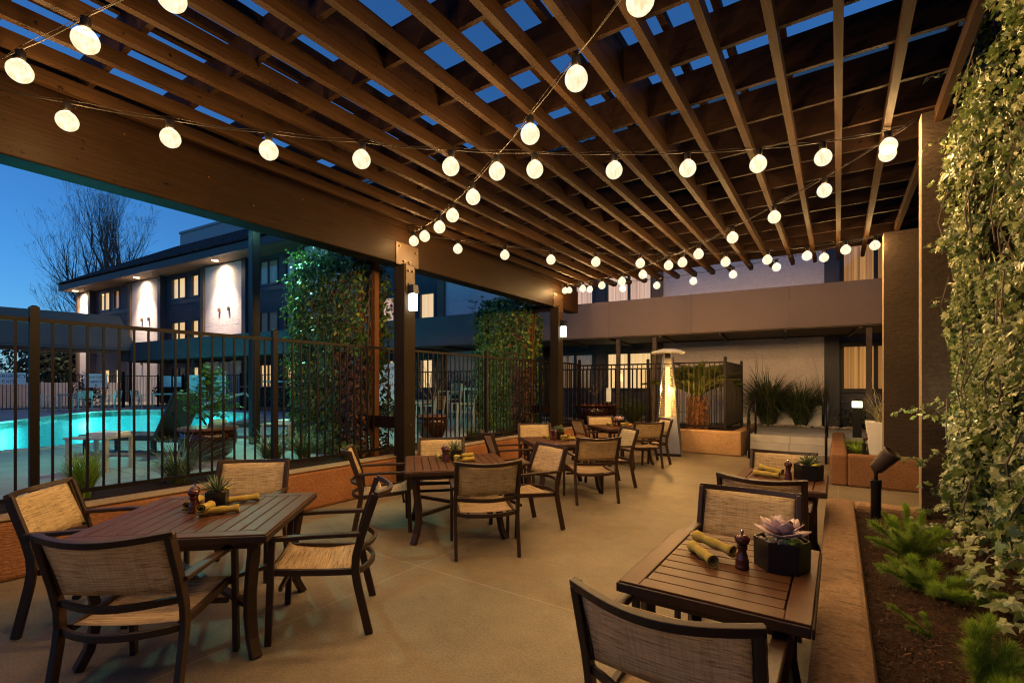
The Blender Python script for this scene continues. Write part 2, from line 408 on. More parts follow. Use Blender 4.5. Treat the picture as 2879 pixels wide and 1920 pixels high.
# ------------------------------------------------------------------ camera, world
cam = bpy.data.cameras.new('camera'); cam.sensor_width = 36; cam.lens = 17.0; cam.shift_y = .0427; cam.clip_start = .05; cam.clip_end = 2000
co = bpy.data.objects.new('camera', cam); C.objects.link(co); co.location = (0, 0, 1.58); co.rotation_euler = (R(90), 0, R(34))
sc = bpy.context.scene; sc.camera = co
w = bpy.data.worlds.new('World'); sc.world = w; w.use_nodes = True
nt = w.node_tree; bg = nt.nodes['Background']
sky = nt.nodes.new('ShaderNodeTexSky'); sky.sky_type = 'NISHITA'; sky.sun_disc = False
SUN_EL, SUN_ROT = R(9), R(60)
sky.sun_elevation = SUN_EL; sky.sun_rotation = SUN_ROT; sky.air_density = 1.0; sky.dust_density = .3; sky.ozone_density = 7.0; sky.altitude = 0
hs = nt.nodes.new('ShaderNodeHueSaturation'); hs.inputs['Saturation'].default_value = 1.0
nt.links.new(sky.outputs[0], bg.inputs[0]); bg.inputs[1].default_value = .15
vs_ = sc.view_settings; vs_.view_transform = 'Standard'; vs_.look = 'None'; vs_.exposure = .3; vs_.gamma = 1; vs_.use_curve_mapping = False
cy = sc.cycles; cy.use_denoising = True
try: cy.denoiser = 'OPENIMAGEDENOISE'
except Exception: pass
cy.use_light_tree = True; cy.pixel_filter_type = 'BLACKMAN_HARRIS'; cy.filter_width = 1.15; cy.max_bounces = 8; cy.diffuse_bounces = 4; cy.glossy_bounces = 3; cy.transparent_max_bounces = 16
cy.caustics_reflective = False; cy.caustics_refractive = False; cy.sample_clamp_indirect = 4.0; cy.sample_clamp_direct = 0
sl = bpy.data.lights.new('sun', 'SUN'); sl.energy = .02; sl.angle = R(20); sl.color = (.6, .75, 1)
so = bpy.data.objects.new('sun', sl); C.objects.link(so); so.rotation_euler = (R(60), 0, R(150))
#@@PART2
# ------------------------------------------------------------------ grounds (setting)
ZT = .45                                        # pool deck / upper terrace
def struct(mb, name, m, **k):
    return tag(mb.build(name, m, **k), kind='structure')
POOL = [(-11.4,-3.5),(-11.9,.5),(-11.95,2.9),(-12.3,4.7),(-13.4,6.2),(-15.2,7.4),(-17.2,9.2),(-19.2,10.15),(-21.5,10.15),(-24.5,9.75),(-26.2,8.9),(-26.6,7.6),(-25.2,6.1),(-22.5,4.4),(-20.2,2.9),(-18.2,.6),(-16.5,-3.5)]
def smooth_poly(p, it=2):
    for _ in range(it):
        q = []
        for i in range(len(p)):
            a, b = p[i], p[(i+1) % len(p)]
            q += [(a[0]*.75 + b[0]*.25, a[1]*.75 + b[1]*.25), (a[0]*.25 + b[0]*.75, a[1]*.25 + b[1]*.75)]
        p = q
    return p
POOLS = smooth_poly(POOL)
def offset_poly(p, d):
    out = []; n = len(p)
    ar = sum(p[i][0]*p[(i+1) % n][1] - p[(i+1) % n][0]*p[i][1] for i in range(n)); sg = 1 if ar > 0 else -1
    for i in range(n):
        t = V((p[(i+1) % n][0] - p[i-1][0], p[(i+1) % n][1] - p[i-1][1])).normalized()
        out.append((p[i][0] + t.y * d * sg, p[i][1] - t.x * d * sg))
    return out
COP = offset_poly(POOLS, .32)
g = MB(); g.prism([(-400,-400),(400,-400),(400,400),(-400,400)], -1.9, -1.8); struct(g, 'ground', M['ground'])
g = MB(); g.prism([(-5.6,-4),(2.6,-4),(2.6,12.5),(-5.6,12.5)], -.2, 0); struct(g, 'patio_floor', M['patio'])
g = MB(); g.prism([(-75,-30),(-6.75,-30),(-6.75,12.1),(-2.1,12.1),(-2.1,14.3),(-1.7,14.3),(-1.7,12.3),(12,12.3),(12,60),(-75,60)], -.1, ZT, [COP]); struct(g, 'pool_deck', M['deck'])
g = MB(); n = len(POOLS)
vs = [(x, y, ZT + .02) for x, y in COP] + [(x, y, ZT + .02) for x, y in POOLS] + [(x, y, ZT - .03) for x, y in POOLS] + [(x, y, ZT - .1) for x, y in COP]
fs = []
for i in range(n):
    j = (i+1) % n
    fs += [(i, j, n+j, n+i), (n+i, n+j, 2*n+j, 2*n+i), (3*n+i, i, j, 3*n+j)[::-1]]
g.add(vs, fs); struct(g, 'pool_coping', M['coping'])
g = MB(); g.add([(x, y, ZT - .03) for x, y in POOLS] + [(x, y, ZT - .24) for x, y in POOLS], [(i, (i+1) % n, n + (i+1) % n, n + i) for i in range(n)]); struct(g, 'pool_tile_band', M['pool_tile'])
g = MB(); g.prism(POOLS, -1.25, -1.2); g.add([(x, y, ZT - .24) for x, y in POOLS] + [(x, y, -1.2) for x, y in POOLS], [(i, (i+1) % n, n + (i+1) % n, n + i) for i in range(n)]); struct(g, 'pool_basin', M['plaster'])
g = MB(); tri = tessellate_polygon([[V((x, y, 0)) for x, y in POOLS]]); g.add([(x, y, ZT - .14) for x, y in POOLS], [tuple(t) for t in tri]); struct(g, 'pool_water', M['water'])
# soil beds
def soil_sheet(x0, x1, y0, y1, z, name, nx, ny, amp=.02, kind='structure', seed=0):
    g = MB(); vs = []
    for j in range(ny + 1):
        for i in range(nx + 1):
            x = x0 + (x1 - x0) * i / nx; y = y0 + (y1 - y0) * j / ny
            vs.append((x, y, z + amp * noise.noise((x * 4, y * 4, seed)) + amp * .6 * noise.noise((x * 17, y * 17, seed + 5))))
    fs = [(j*(nx+1)+i, j*(nx+1)+i+1, (j+1)*(nx+1)+i+1, (j+1)*(nx+1)+i) for j in range(ny) for i in range(nx)]
    g.add(vs, fs)
    return tag(g.build(name, M['soil'], smooth=True), kind=kind)
soil_sheet(-6.75, -5.75, -4, 12.1, .46, 'soil_strip', 12, 120)
soil_sheet(-6.75, -2.1, 12.0, 14.4, .465, 'soil_bed', 60, 30)
soil_sheet(.12, 1.6, -2, 5.75, .375, 'mulch_bed', 60, 240, .03)
soil_sheet(.12, 1.3, 9.42, 13.6, .38, 'soil_patch', 20, 50)
soil_sheet(-4.6, 1.6, 15.1, 16.3, .47, 'planting_bed', 60, 16)
# steps up to the terrace
st = thing('steps', 'three pale concrete steps with black handrails leading up to the terrace', 'steps', (-.88, 11.7, 0))
for k in range(3):
    MB().box(-.78, .78, k * .3 - (.004 if k == 2 else 0), 1.0 if k == 2 else k * .3 + .3, 0, .15 * (k + 1) - (.0 if k < 2 else .002)).build('step', M['deck'], st, bevel=.015)

# ------------------------------------------------------------------ low walls
def wall(name, label, boxes, m, cap=None, capm=None, seg=.12):
    o = None; mb = MB()
    for b in boxes: mb.box(*b)
    o = tag(mb.build(name, m, bevel=.035), label, 'wall')
    if cap:
        cb = MB()
        for b in cap: cb.box(*b)
        cb.build('wall_cap', capm, o, bevel=.012)
    return o
wall('stucco_wall', 'long low orange stucco wall running behind the left tables under the iron fence', [(-5.75, -5.53, -4, 11.86, 0, .49)], M['stucco_orange'], [(-5.752, -5.525, -4, 11.862, .49, .515)], M['edge_tan'])
wall('stucco_wall', 'low tan stucco wall end behind the patio heater, beside the steps', [(-5.53, -1.78, 11.70, 11.92, 0, .545), (-2.0, -1.78, 11.92, 14.3, 0, .543)], M['stucco_tan'])
wall('planter_wall', 'rounded tan stucco planter wall running up the right edge past the small tables', [(-.10, .13, -3, 5.86, 0, .45), (.13, .66, 5.64, 5.858, 0, .447)], M['stucco_cap'])
wall('planter_wall', 'orange stucco planter box at the foot of the steps holding the white planter', [(-.11, .12, 9.2, 13.4, 0, .50), (.12, 1.2, 9.202, 9.42, 0, .498)], M['stucco_rust'])

# ------------------------------------------------------------------ wing walls and building on the right
def pillar(label, x0, x1, y0, y1, z1):
    o = tag(MB().box(x0, x1, y0, y1, 0, z1).build('stucco_pillar', M['stucco_dark']), label, 'pillar')
    MB().box(x0 - .004, x0 + .001, y0 + .004, y1, 0, z1 - .002).build('painted_lit_edge', M['edge_tan'], o)  # paler sheet paints the bulb light falling on the side face
    return o
pillar('dark brown stucco pillar half covered by the pale ivy', .632, 2.4, 5.73, 5.90, 4.05)
pillar('dark brown stucco pillar beyond the ivy, next to the white planter', .585, 2.6, 9.39, 9.67, 3.93)
tag(MB().box(1.75, 2.1, -4, 15.2, 0, 6.6).build('side_wall', M['stucco_dark']), 'tall dark building wall behind the ivy on the right', 'wall')

# ------------------------------------------------------------------ pergola
pg = thing('pergola', 'brown timber pergola with a heavy side beam and open lattice roof over the patio', 'pergola', (0, 0, 0))
bm = MB().box(-5.73, -5.45, -4, 11.07, 3.40, 3.945).build('beam', M['beam'], pg, bevel=.012)
for y0_, y1_ in zip([3.82 + .612 * k for k in range(-11, 11)], [3.82 + .612 * k for k in range(-10, 12)]):
    MB().box(-5.70, -5.47, y0_ + .02, y1_ - .02, 4.057, 4.34).build('blocking', M['beam'], pg)
MB().box(-5.70, -5.47, -3, 10.95, 3.947, 4.053).build('ledger', M['beam'], pg)
JX = [.0016 + .3705 * i for i in range(-14, 3)]
for x in JX:
    mb = MB(); mb.box(x - .028, x + .028, -3, 10.98, 3.94, 4.053)
    # rounded tail
    mb.add([(x-.028,10.98,3.94),(x+.028,10.98,3.94),(x+.028,11.07,3.985),(x-.028,11.07,3.985),(x-.028,10.98,4.053),(x+.028,10.98,4.053),(x+.028,11.1,4.053),(x-.028,11.1,4.053)],
           [(0,1,2,3),(7,6,5,4),(3,2,6,7),(1,5,6,2),(0,3,7,4)])
    mb.build('joist', M['wood_y'], pg)
    MB().box(x - .026, x + .026, -3, 10.9, 4.347, 4.42).build('purlin', M['wood_y'], pg)
RY = [3.82 + .612 * k for k in range(-11, 12)]
for y in RY:
    MB().box(-5.95, 1.7, y - .019, y + .019, 4.055, 4.345).build('rafter', M['wood_x'], pg)
for i in (-12, -8, -4):
    x = .0016 + .3705 * i
    for y in RY[8:-1]:
        MB().box(x - .02, x + .02, y + .02, y + .592, 4.057, 4.343).build('blocking', M['wood_y'], pg)
for y, nm in ((5.19, 1), (9.98, 2)):
    p = MB().box(-5.58 + .0, -5.36 + .0, y - .115, y + .115, 0, 3.398).build('post', M['post'], pg, bevel=.008)
    MB().box(-5.449, -5.437, y - .20, y + .26, 3.385, 3.72).build('bracket', M['steel_plate'], p, bevel=.004)
    MB().box(-5.359, -5.349, y - .09, y + .09, 2.98, 3.385).build('bracket', M['steel_plate'], p, bevel=.004)
    for (dy, z, x) in ((-.14, 3.66, -5.437), (.2, 3.62, -5.437), (-.05, 3.45, -5.437), (.06, 3.45, -5.437), (-.04, 3.3, -5.349), (.045, 3.3, -5.349), (0.0, .98, -5.36)):
        MB().tube([(x - .004, y + dy, z), (x + .022, y + dy, z)], .017, 6).build('bolt', M['bolt'], p)

# ------------------------------------------------------------------ festoon strings
def bulb_mesh():
    r = .071
    prof = [(.0, -.074)] + [(r * math.cos(a), -.006 + r * math.sin(a)) for a in [R(x) for x in (-80, -65, -50, -35, -20, -5, 10, 25, 38)]] + [(.047, .050), (.034, .060), (.024, .068)]
    mb = MB(); mb.lathe(prof, 20); return mb
BP = bulb_mesh(); _b = BP.build('bulb', M['bulb'], smooth=True); BULB_ME = _b.data; bpy.data.objects.remove(_b)
mb = MB(); mb.lathe([(.026, .066), (.028, .075), (.028, .128), (.018, .134)], 12); _b = mb.build('socket', M['black_metal'], smooth=True); SOCK_ME = _b.data; bpy.data.objects.remove(_b)
BLAMP = bpy.data.lights.new('bulb_lamp', 'POINT'); BLAMP.energy = 23; BLAMP.color = (1.0, .58, .215); BLAMP.shadow_soft_size = .03
STR = {
 'string light of glowing globe bulbs crossing low from the side beam to the ivy pillar': ((-5.44,.67,3.86),(.6,5.78,4.0),[(-4.868,1.159,3.594),(-4.31,1.634,3.507),(-3.753,2.106,3.448),(-3.207,2.571,3.415),(-2.659,3.036,3.391),(-2.123,3.492,3.404),(-1.597,3.938,3.431),(-1.092,4.368,3.479),(-.59,4.794,3.55),(-.113,5.199,3.641),(.383,5.621,3.779)]),
 'string light running from the first post bracket steeply up over the middle of the lattice': ((-5.44,5.25,3.9),(.7,1.45,3.9),[(-5.18,5.094,3.704),(-4.622,4.747,3.59),(-3.999,4.36,3.494),(-3.546,4.078,3.465),(-2.971,3.721,3.428),(-2.446,3.394,3.43),(-1.897,3.053,3.447),(-1.348,2.711,3.484),(-.829,2.389,3.531),(-.3,2.06,3.59),(.22,1.74,3.66)]),
 'string light with the three largest globe bulbs under the near corner of the pergola': ((-5.44,.64,3.85),(.7,1.82,3.9),[(-2.2,1.27,3.68),(-2.963,1.129,3.664),(-3.762,.979,3.66),(-4.518,.837,3.674),(-1.45,1.41,3.71)]),
 'string light descending from the ivy pillar to the second post bracket': ((.6,5.70,4.0),(-5.44,10.02,3.9),[(.389,5.801,3.781),(-.122,6.175,3.67),(-.633,6.549,3.592),(-1.158,6.933,3.534),(-1.675,7.311,3.479),(-2.22,7.71,3.473),(-2.771,8.113,3.476),(-3.294,8.496,3.495),(-3.872,8.918,3.554),(-4.513,9.388,3.644),(-5.208,9.896,3.756)]),
 'string light crossing from the first post to the far brown pillar': ((-5.44,5.27,3.9),(.6,9.42,3.9),[(-4.823,5.668,3.667),(-4.234,6.08,3.577),(-3.653,6.485,3.507),(-3.087,6.88,3.476),(-2.525,7.273,3.459),(-1.989,7.647,3.475),(-1.441,8.031,3.484),(-.907,8.403,3.521),(-.4,8.757,3.584),(.097,9.105,3.681),(.473,9.367,3.751)]),
 'farthest string light, along the pergola end from far pillar to second post': ((.6,9.42,3.92),(-5.44,10.1,3.9),[(-.194,9.485,3.686),(-.891,9.568,3.64),(-1.605,9.653,3.619),(-2.328,9.74,3.601),(-3.067,9.828,3.617),(-3.826,9.918,3.655),(-4.643,10.016,3.743),(-5.191,10.081,3.794)]),
}
for lab, (a, b, pts) in STR.items():
    s = thing('string_light', lab, 'string light', (0, 0, 0), 0, 'globe string lights under the pergola')
    d = V((b[0]-a[0], b[1]-a[1])); ps = sorted(pts, key=lambda p: (p[0]-a[0])*d.x + (p[1]-a[1])*d.y)
    path = [V(a)] + [V(p) + V((0, 0, .135)) for p in ps] + [V(b)]
    pp = []
    for i in range(len(path) - 1):
        for k in range(4):
            t = k / 4; q = path[i].lerp(path[i+1], t); q.z -= .012 * math.sin(PI * t); pp.append(q)
    pp.append(path[-1])
    MB().tube(pp, .0042, 5).build('cable', M['wire'], s, smooth=True)
    pn = V((-d.y, d.x)).normalized()
    MB().tube([p + V((pn.x * .012 * math.sin(i * .8), pn.y * .012 * math.sin(i * .8), .02 + .006 * math.sin(i * 1.7))) for i, p in enumerate(pp)], .0022, 4).build('support_wire', M['wire'], s, smooth=True)
    for p in ps:
        o = bpy.data.objects.new('bulb', BULB_ME); C.objects.link(o); o.parent = s; o.location = p; o.rotation_euler = (rnd.uniform(-.06, .06), rnd.uniform(-.06, .06), 0)
        q = bpy.data.objects.new('socket', SOCK_ME); C.objects.link(q); q.parent = o
        q = bpy.data.objects.new('bulb_lamp', BLAMP); C.objects.link(q); q.parent = o

# ------------------------------------------------------------------ chairs
def make_chair():
    t = thing('patio_chair', 'x', 'chair')
    for sx in (-1, 1):
        x = sx * .29
        pts = [(x, -.335, 0), (x, -.29, .2), (x, -.262, .33), (x, -.25, .41), (x, -.255, .50), (x, -.285, .62), (x, -.345, .80), (x, -.372, .885)]
        MB().sweep(pts, .030, .050, (1, 0, 0)).build('leg', M['bronze'], t, bevel=.005)
        MB().sweep([(x, .255, 0), (x, .245, .3), (x, .235, .632)], .030, .040, (1, 0, 0)).build('leg', M['bronze'], t, bevel=.005)
        MB().sweep([(x + sx * .006, .262, .645), (x + sx * .008, 0, .648), (x + sx * .006, -.285, .642)], .052, .026, (1, 0, 0)).build('armrest', M['bronze'], t, bevel=.006)
    f = MB()
    for sx in (-1, 1):
        x = sx * .258
        f.sweep([(x, -.235, .395), (x, -.06, .405), (x, .12, .42), (x, .245, .432)], .028, .040, (1, 0, 0))
    f.sweep([(-.275, .24, .425), (.275, .24, .425)], .035, .028, (0, 0, 1))
    f.sweep([(-.276, .19, .33), (.276, .19, .33)], .030, .022, (0, 0, 1))
    arc = [(-.276 + .552 * i / 12, -.25 - .10 * math.sin(PI * i / 12) ** .8, .395) for i in range(13)]
    f.sweep(arc, .036, .022, (0, 0, 1))
    f.build('seat_frame', M['bronze'], t, bevel=.004)
    f = MB()
    arc = [(-.305 + .61 * i / 14, -.372 - .095 * math.sin(PI * i / 14), .885 - .016 * math.sin(PI * i / 14)) for i in range(15)]
    f.sweep(arc, .034, .028, (0, -.25, 1))
    arc = [(-.276 + .552 * i / 12, -.262 - .10 * math.sin(PI * i / 12), .535) for i in range(13)]
    f.sweep(arc, .034, .022, (0, -.2, 1))
    for sx in (-1, 1):
        f.sweep([(sx * .270, -.272, .575), (sx * .270, -.345, .80), (sx * .270, -.366, .866)], .012, .016, (1, 0, 0))
    f.build('back_frame', M['bronze'], t, bevel=.004)
    def sheet(nx, ny, fn, name, m):
        g = MB(); g.add([fn(i / nx, j / ny) for j in range(ny + 1) for i in range(nx + 1)], [(j*(nx+1)+i, j*(nx+1)+i+1, (j+1)*(nx+1)+i+1, (j+1)*(nx+1)+i) for j in range(ny) for i in range(nx)])
        o = g.build(name, m, t, smooth=True); sd = o.modifiers.new('thick', 'SOLIDIFY'); sd.thickness = .004; return o
    def bk(u, v):
        z = .572 + .292 * v; y = -.268 - .105 * v - .010 * v * v - .020 * math.sin(PI * u)
        return (-.268 + .536 * u, y, z)
    sheet(14, 6, bk, 'backrest', M['sling'])
    def stt(u, v):
        y = -.232 + .472 * v; z = .402 + .032 * v - .022 * math.sin(PI * v) - .012 * math.sin(PI * u) + (.012 if v > .99 else 0) - .0
        return (-.262 + .524 * u, y, z + .012)
    sheet(10, 10, stt, 'seat', M['sling_seat'])
    return t
chair0 = make_chair(); used = [False]
def place_chair(x, y, face, label, group):
    # face = compass angle (deg) the sitter looks towards; the chair is modelled facing +Y
    o = chair0 if not used[0] else dup(chair0); used[0] = True
    o.location = (x, y, 0); o.rotation_euler = (0, 0, R(face - 90)); o['label'] = label; o['group'] = group

# ------------------------------------------------------------------ tables
def make_table(L, W, slats, border):
    """L along local x, W along local y; slats run along y for square tables"""
    t = thing('patio_table', 'x', 'table')
    top = MB(); b = border; z0, z1 = .712, .738
    top.box(-L/2, L/2, -W/2, -W/2 + b, z0, z1); top.box(-L/2, L/2, W/2 - b, W/2, z0, z1)
    top.box(-L/2, -L/2 + b, -W/2 + b + .001, W/2 - b - .001, z0, z1); top.box(L/2 - b, L/2, -W/2 + b + .001, W/2 - b - .001, z0, z1)
    gap = .0075; span = L - 2 * b; sw = (span - gap * (slats + 1)) / slats
    for i in range(slats):
        x = -L/2 + b + gap + i * (sw + gap)
        top.box(x, x + sw, -W/2 + b + gap, W/2 - b - gap, z0, z1 - .001)
    tt = top.build('tabletop', M['table_top'], t, bevel=.003)
    MB().box(-L/2 + .02, L/2 - .02, -W/2 + .02, W/2 - .02, .700, .7115).build('underlay', M['table_gap'], t)
    rim = MB(); e = .010
    for (x0, x1, y0, y1) in ((-L/2 - e, L/2 + e, -W/2 - e, -W/2 - .0005), (-L/2 - e, L/2 + e, W/2 + .0005, W/2 + e), (-L/2 - e, -L/2 - .0005, -W/2, W/2), (L/2 + .0005, L/2 + e, -W/2, W/2)):
        rim.box(x0, x1, y0, y1, .690, .730)
    rim.build('edge_moulding', M['bronze'], t, bevel=.006)
    ap = MB(); i_ = .06
    for (x0, x1, y0, y1) in ((-L/2 + i_, L/2 - i_, -W/2 + i_, -W/2 + i_ + .02), (-L/2 + i_, L/2 - i_, W/2 - i_ - .02, W/2 - i_), (-L/2 + i_, -L/2 + i_ + .02, -W/2 + i_ + .02, W/2 - i_ - .02), (L/2 - i_ - .02, L/2 - i_, -W/2 + i_ + .02, W/2 - i_ - .02)):
        ap.box(x0, x1, y0, y1, .64, .6995)
    ap.build('apron', M['bronze'], t, bevel=.003)
    for sx in (-1, 1):
        for sy in (-1, 1):
            d = V((sx, sy, 0)).normalized(); c = V((sx * (L/2 - .11), sy * (W/2 - .11), 0))
            prof = [(.02, .70), (.02, .60), (.0, .50), (-.025, .36), (-.025, .22), (.0, .10), (.05, 0)]
            MB().sweep([c + d * o + V((0, 0, z)) for o, z in prof], .062, .046, V((-d.y, d.x, 0))).build('leg', M['bronze'], t, bevel=.006)
    br = MB(); cx, cyy = L/2 - .13, W/2 - .13
    br.bar((-cx, -cyy, .27), (cx, cyy, .27), .05, .028); br.bar((-cx, cyy, .285), (cx, -cyy, .285), .05, .028)
    br.build('brace', M['bronze'], t, bevel=.003)
    return t
T_sq = make_table(1.08, 1.08, 11, .085)
T_sm = make_table(.92, .71, 8, .085)

def agave(n, ln, m, parent, name='succulent', wid=.013, z=0):
    mb = MB(); r = random.Random(n * 13 + int(ln * 100))
    for i in range(n):
        a = i * 2.399; el = R(82 - 62 * (i / n)); L_ = ln * r.uniform(.8, 1.1)
        d = V((math.cos(a) * math.cos(el), math.sin(a) * math.cos(el), math.sin(el))); sd = V((-math.sin(a), math.cos(a), 0))
        ps = []; base = V((math.cos(a), math.sin(a), 0)) * .008 + V((0, 0, z))
        for k in range(5):
            u = k / 4; ps.append(base + d * L_ * u + V((math.cos(a), math.sin(a), 0)) * .25 * L_ * u * u * (i / n) - V((0, 0, 1)) * .0)
        mb.sweep(ps, wid, wid * .4, sd, True, [1, 1.15, .95, .6, .06])
    return mb.build(name, m, parent, smooth=True)
def rosette(parent, z):
    mb = MB(); out = [(-.10, 0), (-.34, .4), (-.42, .72), (-.2, .95), (0, 1.08), (.2, .95), (.42, .72), (.34, .4), (.10, 0)]
    k = 0
    for ring, (n, L_, el) in enumerate(((5, .038, 66), (5, .066, 40), (6, .09, 20), (6, .10, 0))):
        for i in range(n):
            a = 2 * PI * i / n + ring * .37; e = R(el + rnd.uniform(-6, 6))
            d = V((math.cos(a) * math.cos(e), math.sin(a) * math.cos(e), math.sin(e)))
            nn = V((-math.cos(a) * math.sin(e), -math.sin(a) * math.sin(e), math.cos(e)))
            mb.leaf(out, V((math.cos(a), math.sin(a), 0)) * .008 + V((0, 0, z + .03 - ring * .006)), nn, d, L_, -.10, -.28)
    o = mb.build('succulent', M['echeveria'], parent, smooth=True); s_ = o.modifiers.new('thick', 'SOLIDIFY'); s_.thickness = .003; return o
def moss(parent, x, y, z, s=.028):
    mb = MB(); r = random.Random(3)
    for _ in range(26):
        a = r.uniform(0, 2 * PI); q = r.uniform(0, s); c = (x + q * math.cos(a), y + q * .8 * math.sin(a), z + .5 * (s - q))
        mb.lathe([(.001, -.006), (.006, -.003), (.007, .002), (.003, .008)], 6, c)
    return mb.build('moss', M['moss'], parent, smooth=True)
def square_pot():
    t = thing('succulent_pot', 'x', 'pot')
    mb = MB(); s = .062; h = .115
    prof = lambda k, z: [(-k, -k, z), (k, -k, z), (k, k, z), (-k, k, z)]
    vs = prof(s * .96, 0) + prof(s, h) + prof(s - .007, h) + prof(s - .007, h - .02)
    fs = [(3, 2, 1, 0)] + [(a*4+i, a*4+(i+1) % 4, a*4+4+(i+1) % 4, a*4+4+i) for a in range(3) for i in range(4)]
    mb.add(vs, fs); p = mb.build('pot', M['black_pot'], t, bevel=.003)
    pe = MB()
    r = random.Random(5)
    for _ in range(60):
        c = (r.uniform(-.05, .05), r.uniform(-.05, .05), h - .012)
        pe.lathe([(.002, -.005), (.008, -.002), (.008, .003), (.003, .007)], 6, c)
    pe.build('pebbles', M['pebble'], t, smooth=True)
    return t
def hex_pot():
    t = thing('succulent_pot', 'x', 'pot'); mb = MB(); rr = .118; h = .135
    mb.lathe([(rr * .98, 0), (rr, h), (rr - .010, h), (rr - .010, h - .022)], 6); mb.build('pot', M['black_pot'], t, bevel=.003)
    pe = MB(); r = random.Random(6)
    for _ in range(90):
        a = r.uniform(0, 2 * PI); q = rr * .82 * r.random() ** .5
        pe.lathe([(.002, -.005), (.008, -.002), (.008, .003), (.003, .007)], 6, (q * math.cos(a), q * math.sin(a), h - .016))
    pe.build('pebbles', M['pebble'], t, smooth=True)
    return t
def make_mill():
    t = thing('pepper_mill', 'x', 'mill')
    pr = [(.030, 0), (.031, .012), (.027, .018), (.030, .026), (.027, .032), (.0295, .038), (.0265, .046), (.023, .062), (.0185, .078), (.019, .088), (.024, .094), (.021, .099), (.0245, .104), (.021, .109)]
    MB().lathe(pr, 24).build('body', M['mill'], t, smooth=True)
    MB().lathe([(.019, .109), (.029, .118), (.033, .130), (.031, .143), (.021, .153), (.010, .157)], 24).build('head', M['mill'], t, smooth=True)
    MB().lathe([(.006, .156), (.005, .162), (.009, .168), (.007, .175), (.002, .177)], 12).build('finial', M['chrome'], t, smooth=True)
    return t
def make_napkin():
    mb = MB(); L_, r0 = .215, .029
    vs = []; n = 40; m = 14
    for j in range(m + 1):
        x = -L_ / 2 + L_ * j / m; k = 1 + .12 * math.sin(j * .9 + 1) + .16 * (abs(j - m / 2) / (m / 2)) ** 3
        for i in range(n + 1):
            a = i / n * 2 * PI * 1.9; r = (.010 + (r0 - .010) * i / n) * k * (1 + .05 * noise.noise((x * 60, a * 1.5, 1)))
            if i == n: r *= 1.0
            vs.append((x + .010 * i / n * math.sin(j), r * math.cos(a), r0 * 1.05 + r * math.sin(a) * .92))
    fs = [(j*(n+1)+i, j*(n+1)+i+1, (j+1)*(n+1)+i+1, (j+1)*(n+1)+i) for j in range(m) for i in range(n)]
    mb.add(vs, fs); o = mb.build('napkin_roll', M['napkin'], smooth=True); s_ = o.modifiers.new('thick', 'SOLIDIFY'); s_.thickness = .003
    return o
mill0, napkin0 = make_mill(), make_napkin(); u1 = [0]; u2 = [0]
ZTOP = .7385
def put(o, x, y, z, rz, label, cat, group):
    o.location = (x, y, z); o.rotation_euler = (0, 0, rz); tag(o, label, cat, group); return o
def mill(x, y, rz, label):
    o = mill0 if not u1[0] else dup(mill0); u1[0] = 1; return put(o, x, y, ZTOP, rz, label, 'pepper mill', 'pepper mills on the tables')
def napkin(x, y, rz, label, z=0, tilt=0):
    o = napkin0 if not u2[0] else dup(napkin0); u2[0] = 1; put(o, x, y, ZTOP + z, rz, label, 'napkin', 'rolled mustard napkins'); o.rotation_euler = (0, tilt, rz); return o
SQ = [
 (-3.455, 1.53, 42, 'the table nearest the camera', [(-2.82,.80,128),(-4.49,.94,47),(-2.665,2.265,228),(-4.45,2.36,-46)], 0),
 (-3.50, 4.08, 46, 'the table before the first post', [(-2.615,3.5,135),(-4.30,4.72,-45),(-4.45,3.42,49),(-2.74,4.86,244)], 1),
 (-3.53, 6.60, 45, 'the third table of the left row', [(-2.61,5.92,135),(-4.53,7.43,-47),(-4.30,5.72,50),(-2.77,7.46,227)], 2),
 (-3.69, 9.50, 46, 'the table beside the patio heater', [(-2.94,8.98,135),(-4.41,10.05,-46),(-4.45,8.95,50),(-2.94,10.0,222)], 3),
]
CH = ['sling chair with its back to the camera at {}', 'sling chair against the orange wall behind {}', 'sling chair at the left side of {}', 'sling chair at the right side of {}']
